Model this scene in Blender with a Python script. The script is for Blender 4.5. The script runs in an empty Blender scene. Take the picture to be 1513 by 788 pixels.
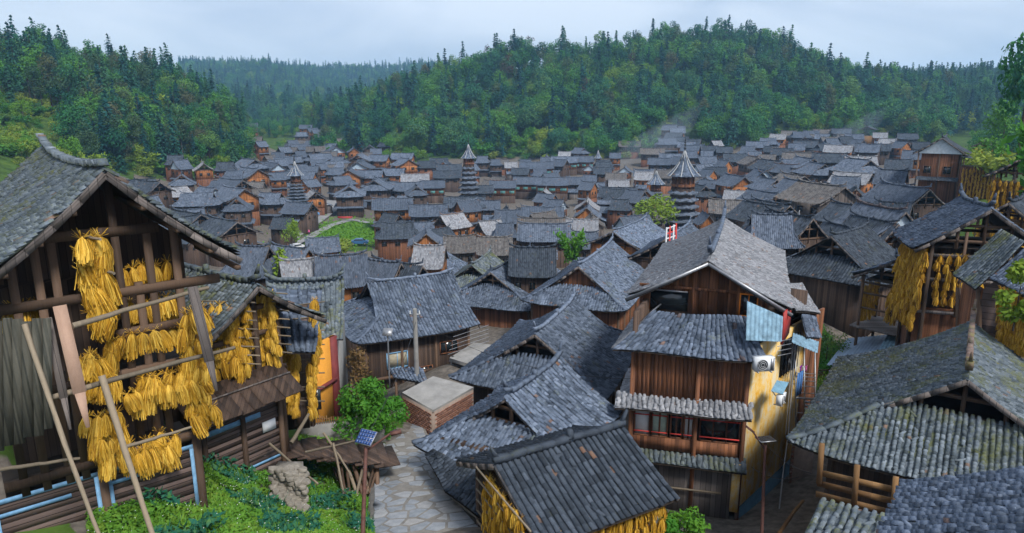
import bpy, math, random
import numpy as np
from mathutils import Vector, Matrix
R = math.radians
rng = np.random.default_rng(11)
random.seed(11)
SC = bpy.context.scene
COL = SC.collection

# ------------------------------------------------------------------ camera
CAM_H, PITCH, FPX = 20.0, R(13.0), 1000.0
cam_d = bpy.data.cameras.new('camera'); cam = bpy.data.objects.new('camera', cam_d); COL.objects.link(cam)
cam.location = (0, 0, CAM_H); cam.rotation_euler = (R(90) - PITCH, 0, 0)
cam_d.sensor_width = 36.0; cam_d.lens = 36.0 * FPX / 1513.0
cam_d.clip_start = 0.5; cam_d.clip_end = 9000
SC.camera = cam

# ------------------------------------------------------------------ sky, sun, exposure (overcast)
SUN_EL, SUN_AZ = R(50), R(146)
world = bpy.data.worlds.new('World'); SC.world = world; world.use_nodes = True
wn, wl = world.node_tree.nodes, world.node_tree.links
wn.clear()
w_out = wn.new('ShaderNodeOutputWorld'); w_bg = wn.new('ShaderNodeBackground')
w_sky = wn.new('ShaderNodeTexSky'); w_sky.sky_type = 'NISHITA'; w_sky.sun_disc = False
w_sky.sun_elevation = SUN_EL; w_sky.sun_rotation = SUN_AZ
w_sky.air_density = 1.0; w_sky.dust_density = 2.0
# a closed cloud deck over the blue: even pale grey with soft darker folds
w_tc = wn.new('ShaderNodeTexCoord'); w_map = wn.new('ShaderNodeMapping'); w_map.inputs['Scale'].default_value = (1.1, 1.1, 3.6)
w_noi = wn.new('ShaderNodeTexNoise'); w_noi.inputs['Scale'].default_value = 2.8; w_noi.inputs['Detail'].default_value = 6
w_noi.inputs['Distortion'].default_value = 0.5
w_rmp = wn.new('ShaderNodeValToRGB')
w_rmp.color_ramp.elements[0].position = 0.36; w_rmp.color_ramp.elements[0].color = (1.95, 2.22, 2.72, 1)
w_rmp.color_ramp.elements[1].position = 0.60; w_rmp.color_ramp.elements[1].color = (2.85, 3.06, 3.42, 1)
w_mix = wn.new('ShaderNodeMix'); w_mix.data_type = 'RGBA'; w_mix.inputs['Factor'].default_value = 0.9
wl.new(w_tc.outputs['Generated'], w_map.inputs['Vector']); wl.new(w_map.outputs['Vector'], w_noi.inputs['Vector'])
wl.new(w_noi.outputs['Fac'], w_rmp.inputs['Fac'])
wl.new(w_sky.outputs['Color'], w_mix.inputs['A']); wl.new(w_rmp.outputs['Color'], w_mix.inputs['B'])
wl.new(w_mix.outputs['Result'], w_bg.inputs['Color']); wl.new(w_bg.outputs['Background'], w_out.inputs['Surface'])
w_bg.inputs['Strength'].default_value = 0.10
sun_d = bpy.data.lights.new('sun', 'SUN'); sun_d.energy = 1.5; sun_d.angle = R(12); sun_d.color = (1.0, 0.96, 0.9)
sun = bpy.data.objects.new('sun', sun_d); COL.objects.link(sun)
# the sun stands over the viewer's right shoulder, high up
_sd = Vector((math.sin(SUN_AZ) * math.cos(SUN_EL), math.cos(SUN_AZ) * math.cos(SUN_EL), math.sin(SUN_EL)))
sun.rotation_euler = _sd.to_track_quat('Z', 'Y').to_euler()
SC.view_settings.view_transform = 'Standard'; SC.view_settings.look = 'None'
SC.view_settings.exposure = 1.62; SC.view_settings.gamma = 1.0
SC.render.engine = 'CYCLES'
SC.cycles.use_denoising = True
SC.cycles.max_bounces = 6; SC.cycles.diffuse_bounces = 3; SC.cycles.volume_bounces = 1
SC.cycles.transparent_max_bounces = 6
SC.cycles.use_adaptive_sampling = True; SC.cycles.adaptive_threshold = 0.02

# ------------------------------------------------------------------ where a line of sight meets a given depth or level
def at(x, y, d):
    u, v = (x - 756.5) / FPX, (394.0 - y) / FPX
    return Vector((u * d, (math.cos(PITCH) + v * math.sin(PITCH)) * d, CAM_H + (-math.sin(PITCH) + v * math.cos(PITCH)) * d))
def atz(x, y, z):
    v = (394.0 - y) / FPX
    return at(x, y, (z - CAM_H) / (-math.sin(PITCH) + v * math.cos(PITCH)))
def ridge_fit(ax, ay, d, bx, by):
    """near ridge end seen at (ax, ay) and d metres deep, far end at the same height -> centre x, y, ridge z, yaw, length"""
    A = at(ax, ay, d); B = atz(bx, by, A.z)
    return (A.x + B.x) / 2, (A.y + B.y) / 2, A.z, math.atan2(A.y - B.y, A.x - B.x), (A - B).length

# ------------------------------------------------------------------ mesh building
class MB:
    def __init__(s):
        s.v, s.uv, s.f, s.n, s.mi = [], [], [], 0, []
    def add(s, V, Fc, uv=None, mi=0):
        V = np.asarray(V, float).reshape(-1, 3); Fc = np.asarray(Fc, int)
        s.v.append(V); s.uv.append(np.zeros((len(V), 2)) if uv is None else np.asarray(uv, float))
        s.f.append(Fc + s.n); s.mi.append(np.full(len(Fc), mi)); s.n += len(V); return s
    def box(s, c, d, rz=0.0, mi=0):
        x, y, z = d[0] / 2, d[1] / 2, d[2] / 2
        V = np.array([(-x,-y,-z),(x,-y,-z),(x,y,-z),(-x,y,-z),(-x,-y,z),(x,-y,z),(x,y,z),(-x,y,z)])
        if rz:
            c_, s_ = math.cos(rz), math.sin(rz)
            V = np.stack([V[:,0]*c_-V[:,1]*s_, V[:,0]*s_+V[:,1]*c_, V[:,2]], 1)
        return s.add(V + np.array(c), BOXF, mi=mi)
    def beam(s, p, q, w, h, up=(0,0,1), mi=0, taper=1.0):
        p, q = np.array(p, float), np.array(q, float); a = q - p; a /= np.linalg.norm(a) + 1e-9
        u = np.array(up, float)
        if abs(a @ u) > 0.98: u = np.array((1.0, 0, 0))
        sd = np.cross(a, u); sd /= np.linalg.norm(sd); u = np.cross(sd, a)
        V = []
        for P, k in ((p, 1.0), (q, taper)):
            for i, j in ((-1,-1),(1,-1),(1,1),(-1,1)): V.append(P + sd*i*w/2*k + u*j*h/2*k)
        return s.add(V, [(0,1,2,3),(7,6,5,4),(0,4,5,1),(1,5,6,2),(2,6,7,3),(3,7,4,0)], mi=mi)
    def tube(s, pts, rad, n=7, mi=0, cap=True):
        pts = [np.array(p, float) for p in pts]
        rad = [rad] * len(pts) if np.isscalar(rad) else rad
        V, Fc = [], []
        for i, P in enumerate(pts):
            a = pts[min(i+1, len(pts)-1)] - pts[max(i-1, 0)]; a /= np.linalg.norm(a) + 1e-9
            u = np.array((0, 0, 1.0)) if abs(a[2]) < 0.9 else np.array((1.0, 0, 0))
            sd = np.cross(a, u); sd /= np.linalg.norm(sd); u = np.cross(sd, a)
            for k in range(n):
                t = 2*math.pi*k/n; V.append(P + rad[i]*(math.cos(t)*sd + math.sin(t)*u))
        for i in range(len(pts)-1):
            for k in range(n): Fc.append((i*n+k, i*n+(k+1)%n, (i+1)*n+(k+1)%n, (i+1)*n+k))
        s.add(V, Fc, mi=mi)
        if cap:
            m = len(pts) - 1
            s.add([V[0+k] for k in range(n)] + [pts[0]], [(k, n, (k+1)%n) for k in range(n)], mi=mi)
            s.add([V[m*n+k] for k in range(n)] + [pts[m]], [((k+1)%n, n, k) for k in range(n)], mi=mi)
        return s
    def prism(s, poly, z0, z1, mi=0):
        n = len(poly); V = [(x, y, z0) for x, y in poly] + [(x, y, z1) for x, y in poly]
        s.add(V, [(i, (i+1)%n, n+(i+1)%n, n+i) for i in range(n)], mi=mi)
        cx, cy = np.mean([p[0] for p in poly]), np.mean([p[1] for p in poly])
        s.add([(x, y, z1) for x, y in poly] + [(cx, cy, z1)], [(i, (i+1)%n, n) for i in range(n)], mi=mi)
        return s.add([(x, y, z0) for x, y in poly] + [(cx, cy, z0)], [((i+1)%n, i, n) for i in range(n)], mi=mi)
    def mesh(s, name, mats, smooth=False):
        me = bpy.data.meshes.new(name)
        V = np.concatenate(s.v); UV = np.concatenate(s.uv)
        lv = np.concatenate([f.ravel() for f in s.f]); ln = np.concatenate([np.full(len(f), f.shape[1]) for f in s.f])
        st = np.concatenate(([0], np.cumsum(ln)[:-1]))
        me.vertices.add(len(V)); me.vertices.foreach_set('co', V.ravel())
        me.loops.add(len(lv)); me.loops.foreach_set('vertex_index', lv.astype(np.int32))
        me.polygons.add(len(ln)); me.polygons.foreach_set('loop_start', st.astype(np.int32))
        me.polygons.foreach_set('loop_total', ln.astype(np.int32))
        me.polygons.foreach_set('material_index', np.concatenate(s.mi).astype(np.int32))
        if smooth: me.polygons.foreach_set('use_smooth', np.ones(len(ln), bool))
        uvl = me.uv_layers.new(name='UVMap'); uvl.data.foreach_set('uv', UV[lv].ravel())
        me.update(calc_edges=True)
        for m in (mats if isinstance(mats, (list, tuple)) else [mats]): me.materials.append(m)
        return me
    def build(s, name, mats, parent=None, smooth=False):
        o = bpy.data.objects.new(name, s.mesh(name, mats, smooth)); COL.objects.link(o); o.parent = parent
        return o
BOXF = np.array([(0,3,2,1),(4,5,6,7),(0,1,5,4),(1,2,6,5),(2,3,7,6),(3,0,4,7)])
def tag(o, label=None, cat=None, group=None, kind=None):
    if label: o['label'] = label
    if cat: o['category'] = cat
    if group: o['group'] = group
    if kind: o['kind'] = kind
    return o
def empty(name, loc=(0,0,0), rz=0.0):
    o = bpy.data.objects.new(name, None); COL.objects.link(o); o.location = loc; o.rotation_euler = (0, 0, rz)
    o.empty_display_size = 0.3
    return o
def link(name, me, parent=None, loc=(0,0,0), rot=(0,0,0), sc=None):
    o = bpy.data.objects.new(name, me); COL.objects.link(o); o.parent = parent
    o.location = loc; o.rotation_euler = rot
    if sc is not None: o.scale = sc
    return o
_kids = {}
def copy_tree(o, parent=None):
    c = o.copy(); COL.objects.link(c); c.parent = parent
    for ch in list(o.children): copy_tree(ch, c)
    return c

# ------------------------------------------------------------------ materials
class NT:
    def __init__(s, name, rough=0.8, spec=0.3):
        s.m = bpy.data.materials.new(name); s.m.use_nodes = True
        s.n, s.l = s.m.node_tree.nodes, s.m.node_tree.links
        s.b = s.n['Principled BSDF']; s.b.inputs['Roughness'].default_value = rough
        s.b.inputs['Specular IOR Level'].default_value = spec
    def node(s, t, **kw):
        nd = s.n.new(t)
        for k, v in kw.items():
            if k in nd.inputs: nd.inputs[k].default_value = v
            else: setattr(nd, k, v)
        return nd
    def lk(s, a, b): s.l.new(a, b)
    def val(s, x): return x
    def math(s, op, a, b=None):
        nd = s.n.new('ShaderNodeMath'); nd.operation = op
        for i, x in enumerate((a, b)):
            if x is None: continue
            if isinstance(x, (int, float)): nd.inputs[i].default_value = x
            else: s.l.new(x, nd.inputs[i])
        return nd.outputs[0]
    def ramp(s, fac, stops, interp='LINEAR'):
        nd = s.n.new('ShaderNodeValToRGB'); cr = nd.color_ramp; cr.interpolation = interp
        while len(cr.elements) < len(stops): cr.elements.new(0.5)
        for e, (p, c) in zip(cr.elements, stops):
            e.position = p; e.color = (*c, 1) if len(c) == 3 else c
        s.l.new(fac, nd.inputs['Fac']); return nd.outputs['Color']
    def mix(s, fac, a, b, mode='MIX'):
        nd = s.n.new('ShaderNodeMix'); nd.data_type = 'RGBA'; nd.blend_type = mode
        for key, x in (('Factor', fac), ('A', a), ('B', b)):
            if isinstance(x, (int, float)): nd.inputs[key].default_value = x
            elif isinstance(x, tuple): nd.inputs[key].default_value = (*x, 1) if len(x) == 3 else x
            else: s.l.new(x, nd.inputs[key])
        return nd.outputs['Result']
    def noise(s, vec, scale, detail=4, rough=0.6, out='Fac', dist=0.0):
        nd = s.node('ShaderNodeTexNoise'); nd.inputs['Scale'].default_value = scale; nd.inputs['Detail'].default_value = detail
        nd.inputs['Roughness'].default_value = rough; nd.inputs['Distortion'].default_value = dist
        if vec is not None: s.l.new(vec, nd.inputs['Vector'])
        return nd.outputs[out]
    def mapping(s, vec, scale=(1,1,1), rot=(0,0,0)):
        nd = s.n.new('ShaderNodeMapping'); nd.inputs['Scale'].default_value = scale; nd.inputs['Rotation'].default_value = rot
        s.l.new(vec, nd.inputs['Vector']); return nd.outputs['Vector']
    def tc(s, out='Object'): return s.n.new('ShaderNodeTexCoord').outputs[out]
    def rnd(s): return s.n.new('ShaderNodeObjectInfo').outputs['Random']
    def white(s, vec):
        nd = s.n.new('ShaderNodeTexWhiteNoise'); nd.noise_dimensions = '3D'; s.l.new(vec, nd.inputs['Vector']); return nd.outputs
    def comb(s, x, y, z):
        nd = s.n.new('ShaderNodeCombineXYZ')
        for i, q in enumerate((x, y, z)):
            if isinstance(q, (int, float)): nd.inputs[i].default_value = q
            else: s.l.new(q, nd.inputs[i])
        return nd.outputs[0]
    def sep(s, vec):
        nd = s.n.new('ShaderNodeSeparateXYZ'); s.l.new(vec, nd.inputs[0]); return nd.outputs
    def bump(s, h, strength=0.4, dist=0.02):
        nd = s.n.new('ShaderNodeBump'); nd.inputs['Strength'].default_value = strength; nd.inputs['Distance'].default_value = dist
        s.l.new(h, nd.inputs['Height']); s.l.new(nd.outputs['Normal'], s.b.inputs['Normal'])
    def col(s, c):
        if isinstance(c, tuple): s.b.inputs['Base Color'].default_value = (*c, 1)
        else: s.l.new(c, s.b.inputs['Base Color'])
        return s

def mat_plain(name, c, rough=0.7, var=0.25, scale=3.0, metallic=0.0, bump=0.0):
    t = NT(name, rough); v = t.tc('Object')
    n = t.noise(v, scale, 5)
    t.col(t.ramp(n, [(0.25, tuple(x*(1-var) for x in c)), (0.75, tuple(min(1, x*(1+var)) for x in c))]))
    t.b.inputs['Metallic'].default_value = metallic
    if bump: t.bump(n, bump)
    return t.m

def mat_tile(name, dark, mid, light, moss=0.35, mosscol=(0.16, 0.17, 0.04), warm=0.05, age=0.35):
    """small clay roof tiles; UV counts rows (u) and courses (v)"""
    t = NT(name, 0.85, 0.25); uv = t.sep(t.tc('UV')); rn = t.rnd()
    cell = t.comb(t.math('FLOOR', uv[0]), t.math('FLOOR', uv[1]), t.math('MULTIPLY', rn, 97.0))
    w = t.white(cell)
    base = t.ramp(w['Value'], [(0.0, dark), (0.3, mid), (0.75, tuple((a+b)/2 for a, b in zip(mid, light))), (1.0, light)])
    wc = t.sep(w['Color'])
    hot = t.math('LESS_THAN', wc[0], warm)
    base = t.mix(t.math('MULTIPLY', hot, 0.7), base, (0.22, 0.12, 0.07))
    obj = t.tc('Object')
    big = t.noise(obj, 0.55, 5, 0.65)                                   # weather patches over the roof
    base = t.mix(t.math('MULTIPLY', t.math('SUBTRACT', big, 0.35), 1.6), base, t.mix(0.55, base, light), 'MIX')
    soot = t.noise(obj, 1.3, 6, 0.7)
    base = t.mix(t.ramp(soot, [(0.5, (0,0,0)), (0.72, (0.75,)*3)]), base, dark)
    run = t.noise(t.comb(t.math('MULTIPLY', uv[0], 0.45), t.math('MULTIPLY', uv[1], 0.035), t.math('MULTIPLY', rn, 50.0)), 1.0, 5, 0.7)   # rain streaks down the rows
    base = t.mix(t.ramp(run, [(0.5, (0,0,0)), (0.7, (0.65,)*3)]), base, dark)
    mo = t.noise(obj, 0.8, 7, 0.75, dist=0.6); mo2 = t.noise(obj, 9.0, 3, 0.6)
    mf = t.ramp(t.math('ADD', t.math('MULTIPLY', mo, 0.75), t.math('MULTIPLY', mo2, 0.25)), [(0.60 - 0.22*moss, (0,0,0)), (0.70 - 0.16*moss, (min(1.0, 0.35+moss),)*3)])
    base = t.mix(mf, base, mosscol)
    base = t.mix(t.math('MULTIPLY', rn, age), base, dark)              # some roofs older and darker
    fine = t.noise(obj, 30.0, 3)
    base = t.mix(0.5, base, t.ramp(fine, [(0.3, (0.35,)*3), (0.7, (0.75,)*3)]), 'OVERLAY')
    t.col(base)
    fr = t.math('FRACT', uv[1])
    t.bump(t.math('ADD', t.math('MULTIPLY', fr, -0.8), t.math('MULTIPLY', fine, 0.5)), 0.55, 0.03)
    return t.m
T_GREY = mat_tile('tile_grey', (0.0229, 0.0323, 0.0484), (0.0757, 0.1007, 0.1452), (0.1804, 0.2232, 0.3025), 0.16, warm=0.014)
T_PALE = mat_tile('tile_pale', (0.090, 0.095, 0.108), (0.180, 0.188, 0.208), (0.32, 0.33, 0.355), 0.0, warm=0.02)
T_MOSS = mat_tile('tile_mossy', (0.0229, 0.0323, 0.0396), (0.0792, 0.1026, 0.1254), (0.1980, 0.2327, 0.2695), 0.52, (0.125, 0.135, 0.03), warm=0.012)
T_DARK = mat_tile('tile_dark', (0.0123, 0.0171, 0.0242), (0.0317, 0.0418, 0.0572), (0.0686, 0.0855, 0.1122), 0.2, (0.085, 0.09, 0.03), warm=0.008)
T_BROWN = mat_tile('tile_brown', (0.045, 0.042, 0.042), (0.085, 0.080, 0.078), (0.15, 0.142, 0.138), 0.1, warm=0.02)
T_FAR = mat_tile('tile_far', (0.0299, 0.0399, 0.0572), (0.0722, 0.0931, 0.1298), (0.1364, 0.1634, 0.2156), 0.06, warm=0.008, age=0.6)

def mat_wood(name, c1, c2, plank=0.16, horiz=False, gap=0.06, wet=0.0):
    t = NT(name, 0.78, 0.25); p = t.sep(t.tc('Object')); rn = t.rnd()
    a = p[2] if horiz else t.math('ADD', p[0], p[1])
    k = t.math('DIVIDE', a, plank); idx = t.math('FLOOR', k); fr = t.math('FRACT', k)
    w = t.white(t.comb(idx, t.math('MULTIPLY', rn, 31.0), 0.0))
    gv = t.mapping(t.tc('Object'), (1.3, 1.3, 18) if horiz else (14, 14, 0.9))
    g = t.noise(gv, 1.5, 6, 0.65)
    big = t.noise(t.tc('Object'), 0.9, 4)
    f = t.math('ADD', t.math('MULTIPLY', w['Value'], 0.4), t.math('ADD', t.math('MULTIPLY', g, 0.35), t.math('MULTIPLY', big, 0.25)))
    c = t.ramp(f, [(0.22, c1), (0.75, c2)])
    j = t.math('LESS_THAN', fr, gap)
    c = t.mix(j, c, tuple(x*0.25 for x in c1))
    c = t.mix(t.math('MULTIPLY', rn, 0.4), c, tuple(x*0.7 for x in c1))
    t.col(c); t.bump(t.math('SUBTRACT', t.math('MULTIPLY', g, 0.6), t.math('MULTIPLY', j, 1.0)), 0.5, 0.02)
    return t.m
W_DARK = mat_wood('wood_dark', (0.022, 0.015, 0.012), (0.115, 0.074, 0.054))
W_RED = mat_wood('wood_red_brown', (0.050, 0.021, 0.011), (0.30, 0.125, 0.060), 0.13)
W_ORANGE = mat_wood('wood_orange', (0.16, 0.055, 0.016), (0.44, 0.18, 0.058), 0.2)
W_GREY = mat_wood('wood_grey', (0.05, 0.044, 0.042), (0.20, 0.17, 0.155), 0.2)
W_BEAM = mat_wood('wood_beam', (0.028, 0.018, 0.012), (0.16, 0.10, 0.066), 5.0, gap=0.0)
W_POLE = mat_wood('wood_pole', (0.09, 0.075, 0.055), (0.30, 0.24, 0.17), 5.0, gap=0.0)
W_HORIZ = mat_wood('wood_boards', (0.03, 0.021, 0.019), (0.19, 0.135, 0.115), 0.30, True)
W_PALE = mat_wood('wood_pale', (0.22, 0.13, 0.09), (0.50, 0.34, 0.25), 5.0, gap=0.0)
W_OCHRE = mat_wood('wood_ochre', (0.10, 0.05, 0.02), (0.27, 0.155, 0.065), 5.0, gap=0.0)
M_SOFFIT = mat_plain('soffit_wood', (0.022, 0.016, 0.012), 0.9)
M_GLASS = NT('window_glass', 0.12, 0.6); M_GLASS.col((0.015, 0.02, 0.024)); M_GLASS = M_GLASS.m
M_TEAL = mat_plain('teal_curtain', (0.10, 0.30, 0.30), 0.6)
M_WHITE = mat_plain('white_paint', (0.62, 0.64, 0.66), 0.6, 0.12)
M_BLUEPAINT = mat_plain('blue_paint', (0.16, 0.32, 0.50), 0.7, 0.3, 6)
M_METAL = mat_plain('grey_metal', (0.30, 0.31, 0.33), 0.45, 0.2, 4, 0.6)
M_CONC = mat_plain('concrete', (0.23, 0.225, 0.215), 0.9, 0.3, 1.4, bump=0.2)
M_STONE = mat_plain('stone', (0.22, 0.20, 0.17), 0.9, 0.45, 4, bump=0.5)
M_RED = mat_plain('red_paint', (0.32, 0.035, 0.03), 0.6)
M_BLACK = mat_plain('black_iron', (0.02, 0.02, 0.022), 0.6)
M_RUST = mat_plain('rusty_steel', (0.10, 0.045, 0.035), 0.7, 0.4, 8)
# ------------------------------------------------------------------ terrain: a valley floor between wooded hills
CP = []
for x, y, d in [
    # lane and the foreground banks
    (620,788,22),(600,640,33),(585,600,40),(560,600,43),(740,500,58),(660,540,46),(560,420,97),(480,420,97),(530,360,165),(440,365,160),(690,300,240),(435,305,215),
    (780,248,330),(430,228,420),(430,197,600),(1012,345,160),(1100,218,335),(1280,202,350),(1250,335,140),(900,395,115),(1200,410,90),
    (1100,795,28),(1180,650,40),(1200,790,27),(300,790,18),(370,716,24.8),(440,712,26.8),(500,770,23.6),(470,640,31),(1390,500,42),(1480,520,36),(1300,530,48),
    (1400,292,110),(1490,268,110),(1440,240,200),(1260,580,38),(1100,460,75),(700,780,22),
    (330,372,150),(280,345,160),(380,330,180),(230,300,190),(1340,430,75),(1250,480,60),
    # hill behind the village
    (500,228,370),(600,240,345),(700,240,335),(800,242,330),(900,227,345),(1000,217,345),(1200,217,345),(1290,205,370),
    (560,190,410),(640,180,400),(800,170,400),(950,140,410),(1050,130,410),(1150,145,400),(1250,165,395),
    (540,170,460),(600,150,450),(700,122,470),(770,98,480),(850,106,480),(920,90,500),(1050,70,500),(1150,90,480),(1210,122,460),(1300,158,430),(1345,196,400),
    # hill beside the village
    (0,108,290),(60,104,300),(150,118,310),(220,132,320),(290,145,330),(332,180,340),(372,218,345),
    (200,262,215),(280,268,230),(340,240,275),(100,248,190),(0,215,170),(-80,105,260),(-150,200,150),(120,170,240),(230,180,265),(300,190,285),
    # valley going back
    (400,198,600),(430,172,720),(480,192,560),(470,212,450),(400,217,430),
    (320,118,1250),(400,100,1300),(462,138,1350),(500,108,1650),(560,112,1600),(620,104,1600),(480,165,1000),(360,160,900),(540,150,1150),
    (700,104,1600),(900,104,1700),(1150,110,1500),
    # far hill beyond the gap
    (1300,130,900),(1400,126,880),(1490,138,850),(1380,192,420),(1440,205,380),(1600,110,800),(1600,220,200),(1650,420,60),
    ]:
    p = at(x, y, d); CP.append((p.x, p.y, p.z))
CP += [(0,3,12.0),(-14,4,12.5),(14,4,11),(-40,0,18),(45,0,12),(0,-30,13),(-60,-40,22),(60,-40,16),(-30,30,13.5),(-28,55,2),(-45,100,-7),(-60,130,-9),(-300,200,60),(-250,60,50),(0,-120,20),(-150,-80,50),(150,-80,30),(10,12,8.0),(4,14,7.5),
       (-12,14,9.5),(25,53,4.5),(28,64,3.6),(36,61,4.6),(24,65,3.2),(9,57,1.5),(2.5,38,1.8),(0,27.5,3.9),(17,66,2),(16,30,3),(20,24,4.5),(28,30,6.5),(-7,47,0.8),(30,42,5.6),(36,42,7),(-16,20,12.5),(0,700,30),(120,640,35),(260,560,35),(-900,900,90),(1100,1000,90),(700,300,70),(-700,300,110),(0,2400,110),(-700,2200,140),(700,2100,120)]
CP = np.array(CP)
def _phi(r2): return np.sqrt(r2 + 2.25)
_K = _phi(((CP[:,None,:2]-CP[None,:,:2])**2).sum(-1)); NCP = _n = len(CP)
_A = np.zeros((_n+3, _n+3)); _A[:_n,:_n] = _K; _A[:_n,_n] = 1; _A[:_n,_n+1:] = CP[:,:2]/100; _A[_n:,:_n] = _A[:_n,_n:].T
_A[:_n,:_n] += np.eye(_n)*0.02
RBF_W = np.linalg.solve(_A, np.concatenate([CP[:,2], np.zeros(3)]))
def ground(X, Y):
    X, Y = np.atleast_1d(np.asarray(X, float)), np.atleast_1d(np.asarray(Y, float)); out = np.empty(X.shape).ravel()
    xf, yf = X.ravel(), Y.ravel()
    for i in range(0, len(xf), 20000):
        a, b = xf[i:i+20000], yf[i:i+20000]
        out[i:i+20000] = _phi((a[:,None]-CP[None,:,0])**2 + (b[:,None]-CP[None,:,1])**2) @ RBF_W[:NCP] + RBF_W[NCP] + a/100*RBF_W[NCP+1] + b/100*RBF_W[NCP+2]
    return out.reshape(X.shape)
def gz(x, y): return float(ground(x, y)[0])
def px_of(P):
    P = np.atleast_2d(P); dz = P[:,2]-CAM_H; c, s = math.cos(PITCH), math.sin(PITCH)
    d = P[:,1]*c - dz*s; v = P[:,1]*s + dz*c
    return 756.5 + FPX*P[:,0]/d, 394 - FPX*v/d, d
def on_ground(x, y, h=0.0, dmin=12, dmax=900):
    """first place where the line of sight comes down to h above the ground"""
    ds = np.geomspace(dmin, dmax, 900); u, v = (x-756.5)/FPX, (394.0-y)/FPX
    X = u*ds; Y = (math.cos(PITCH)+v*math.sin(PITCH))*ds; Z = CAM_H+(-math.sin(PITCH)+v*math.cos(PITCH))*ds
    k = np.where(Z < ground(X, Y)+h)[0]
    i = k[0] if len(k) else len(ds)-1
    return Vector((X[i], Y[i], Z[i])), ds[i]

def veg_mask(X, Y):
    """1 where plants grow, 0 on the trodden village ground"""
    P = np.stack([X, Y, ground(X, Y)], 1); x, y, d = px_of(P)
    far = ((d > 340) | ((x < 370) & (d > 190) & (y < 262)))
    left = (x < 30) & (d > 60)
    right = (x > 1420) & (d > 60)
    near = (Y < 34) & (X < -5.5) & (np.sin(X*1.9)*np.sin(Y*1.6+1) > -.2)
    garden = (np.hypot(X+38, (Y-172)*0.6) < 11)
    return (far | left | right | near | garden).astype(float)

ang = np.radians(np.linspace(-112, 112, 340)); rad = np.concatenate([[0.5], np.geomspace(3, 3200, 210)])
AA, RR = np.meshgrid(ang, rad); GX, GY = RR*np.sin(AA), RR*np.cos(AA); GZ = ground(GX, GY)
_bump = 0.25*np.sin(GX*0.9+1.3*np.sin(GY*0.7)) + 0.2*np.sin(GY*1.1+GX*0.5)
GZ = GZ + np.where(RR < 60, 0.10, 0.6)*_bump*np.clip(RR/20, 0, 1)
mb = MB(); nr, na = GX.shape
idx = np.arange(nr*na).reshape(nr, na)
Fq = np.stack([idx[:-1,:-1], idx[:-1,1:], idx[1:,1:], idx[1:,:-1]], -1).reshape(-1, 4)[:, ::-1]
mb.add(np.stack([GX.ravel(), GY.ravel(), GZ.ravel()], 1), Fq)
t = NT('ground_soil_and_grass', 0.95, 0.1); pos = t.tc('Object')
vg = t.node('ShaderNodeAttribute'); vg.attribute_name = 'plants'
n1 = t.noise(pos, 0.35, 6); n2 = t.noise(pos, 2.5, 5); n3 = t.noise(pos, 0.03, 4)
green = t.ramp(n1, [(0.3, (0.018, 0.040, 0.012)), (0.6, (0.055, 0.10, 0.018)), (0.8, (0.12, 0.15, 0.03))])
dirt = t.ramp(n2, [(0.3, (0.06, 0.053, 0.046)), (0.7, (0.17, 0.15, 0.13))])
fac = t.ramp(t.math('ADD', vg.outputs['Fac'], t.math('MULTIPLY', t.math('SUBTRACT', n1, 0.5), 0.9)), [(0.40, (0,0,0)), (0.60, (1,1,1))])
t.col(t.mix(fac, dirt, green)); t.bump(n2, 0.6, 0.15)
M_GROUND = t.m
g = mb.build('ground', M_GROUND, smooth=True); tag(g, kind='structure')
_am = g.data.attributes.new('plants', 'FLOAT', 'POINT'); _am.data.foreach_set('value', veg_mask(GX.ravel(), GY.ravel()))

# ------------------------------------------------------------------ trees
def leafquads(mb, P, N, size, asp=1.0, mi=0):
    n = len(P); N = N/(np.linalg.norm(N, axis=1, keepdims=True)+1e-9)
    a = rng.normal(size=(n,3)); a -= (a*N).sum(1, keepdims=True)*N; a /= np.linalg.norm(a, axis=1, keepdims=True)+1e-9
    b = np.cross(N, a); s = (size*np.ones(n))[:,None]
    V = np.stack([P-a*s*0.5*asp, P+b*s*0.32-N*s*0.06, P+a*s*0.5*asp, P-b*s*0.32-N*s*0.06], 1).reshape(-1,3)
    mb.add(V, np.arange(4*n).reshape(-1,4), mi=mi)
def rsph(n):
    v = rng.normal(size=(n,3)); return v/np.linalg.norm(v, axis=1, keepdims=True)
def crown_round(h, r, z0, nc=16, per=70, leaf=0.55, flat=1.0):
    mb = MB(); c = rsph(nc); c[:,2] = np.abs(c[:,2])*1.15-0.35
    zc = z0 + (h-z0)*0.48
    C = np.stack([c[:,0]*r*0.68, c[:,1]*r*0.68, zc + c[:,2]*(h-z0)*0.46*flat], 1) * rng.uniform(0.9, 1.08, (nc,1))
    C = np.concatenate([C, [[0,0,zc]]])
    for k in C:
        rc = r*rng.uniform(0.30, 0.48); dv = rsph(per); dv[:,2] = dv[:,2]*0.85+0.12
        P = k + dv*rc*rng.uniform(0.72, 1.12, (per,1)); N = dv + 0.55*rng.normal(size=(per,3)) + np.array((0,0,0.35))
        leafquads(mb, P, N, rng.uniform(0.6, 1.25, per)*leaf)
    return mb
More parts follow.
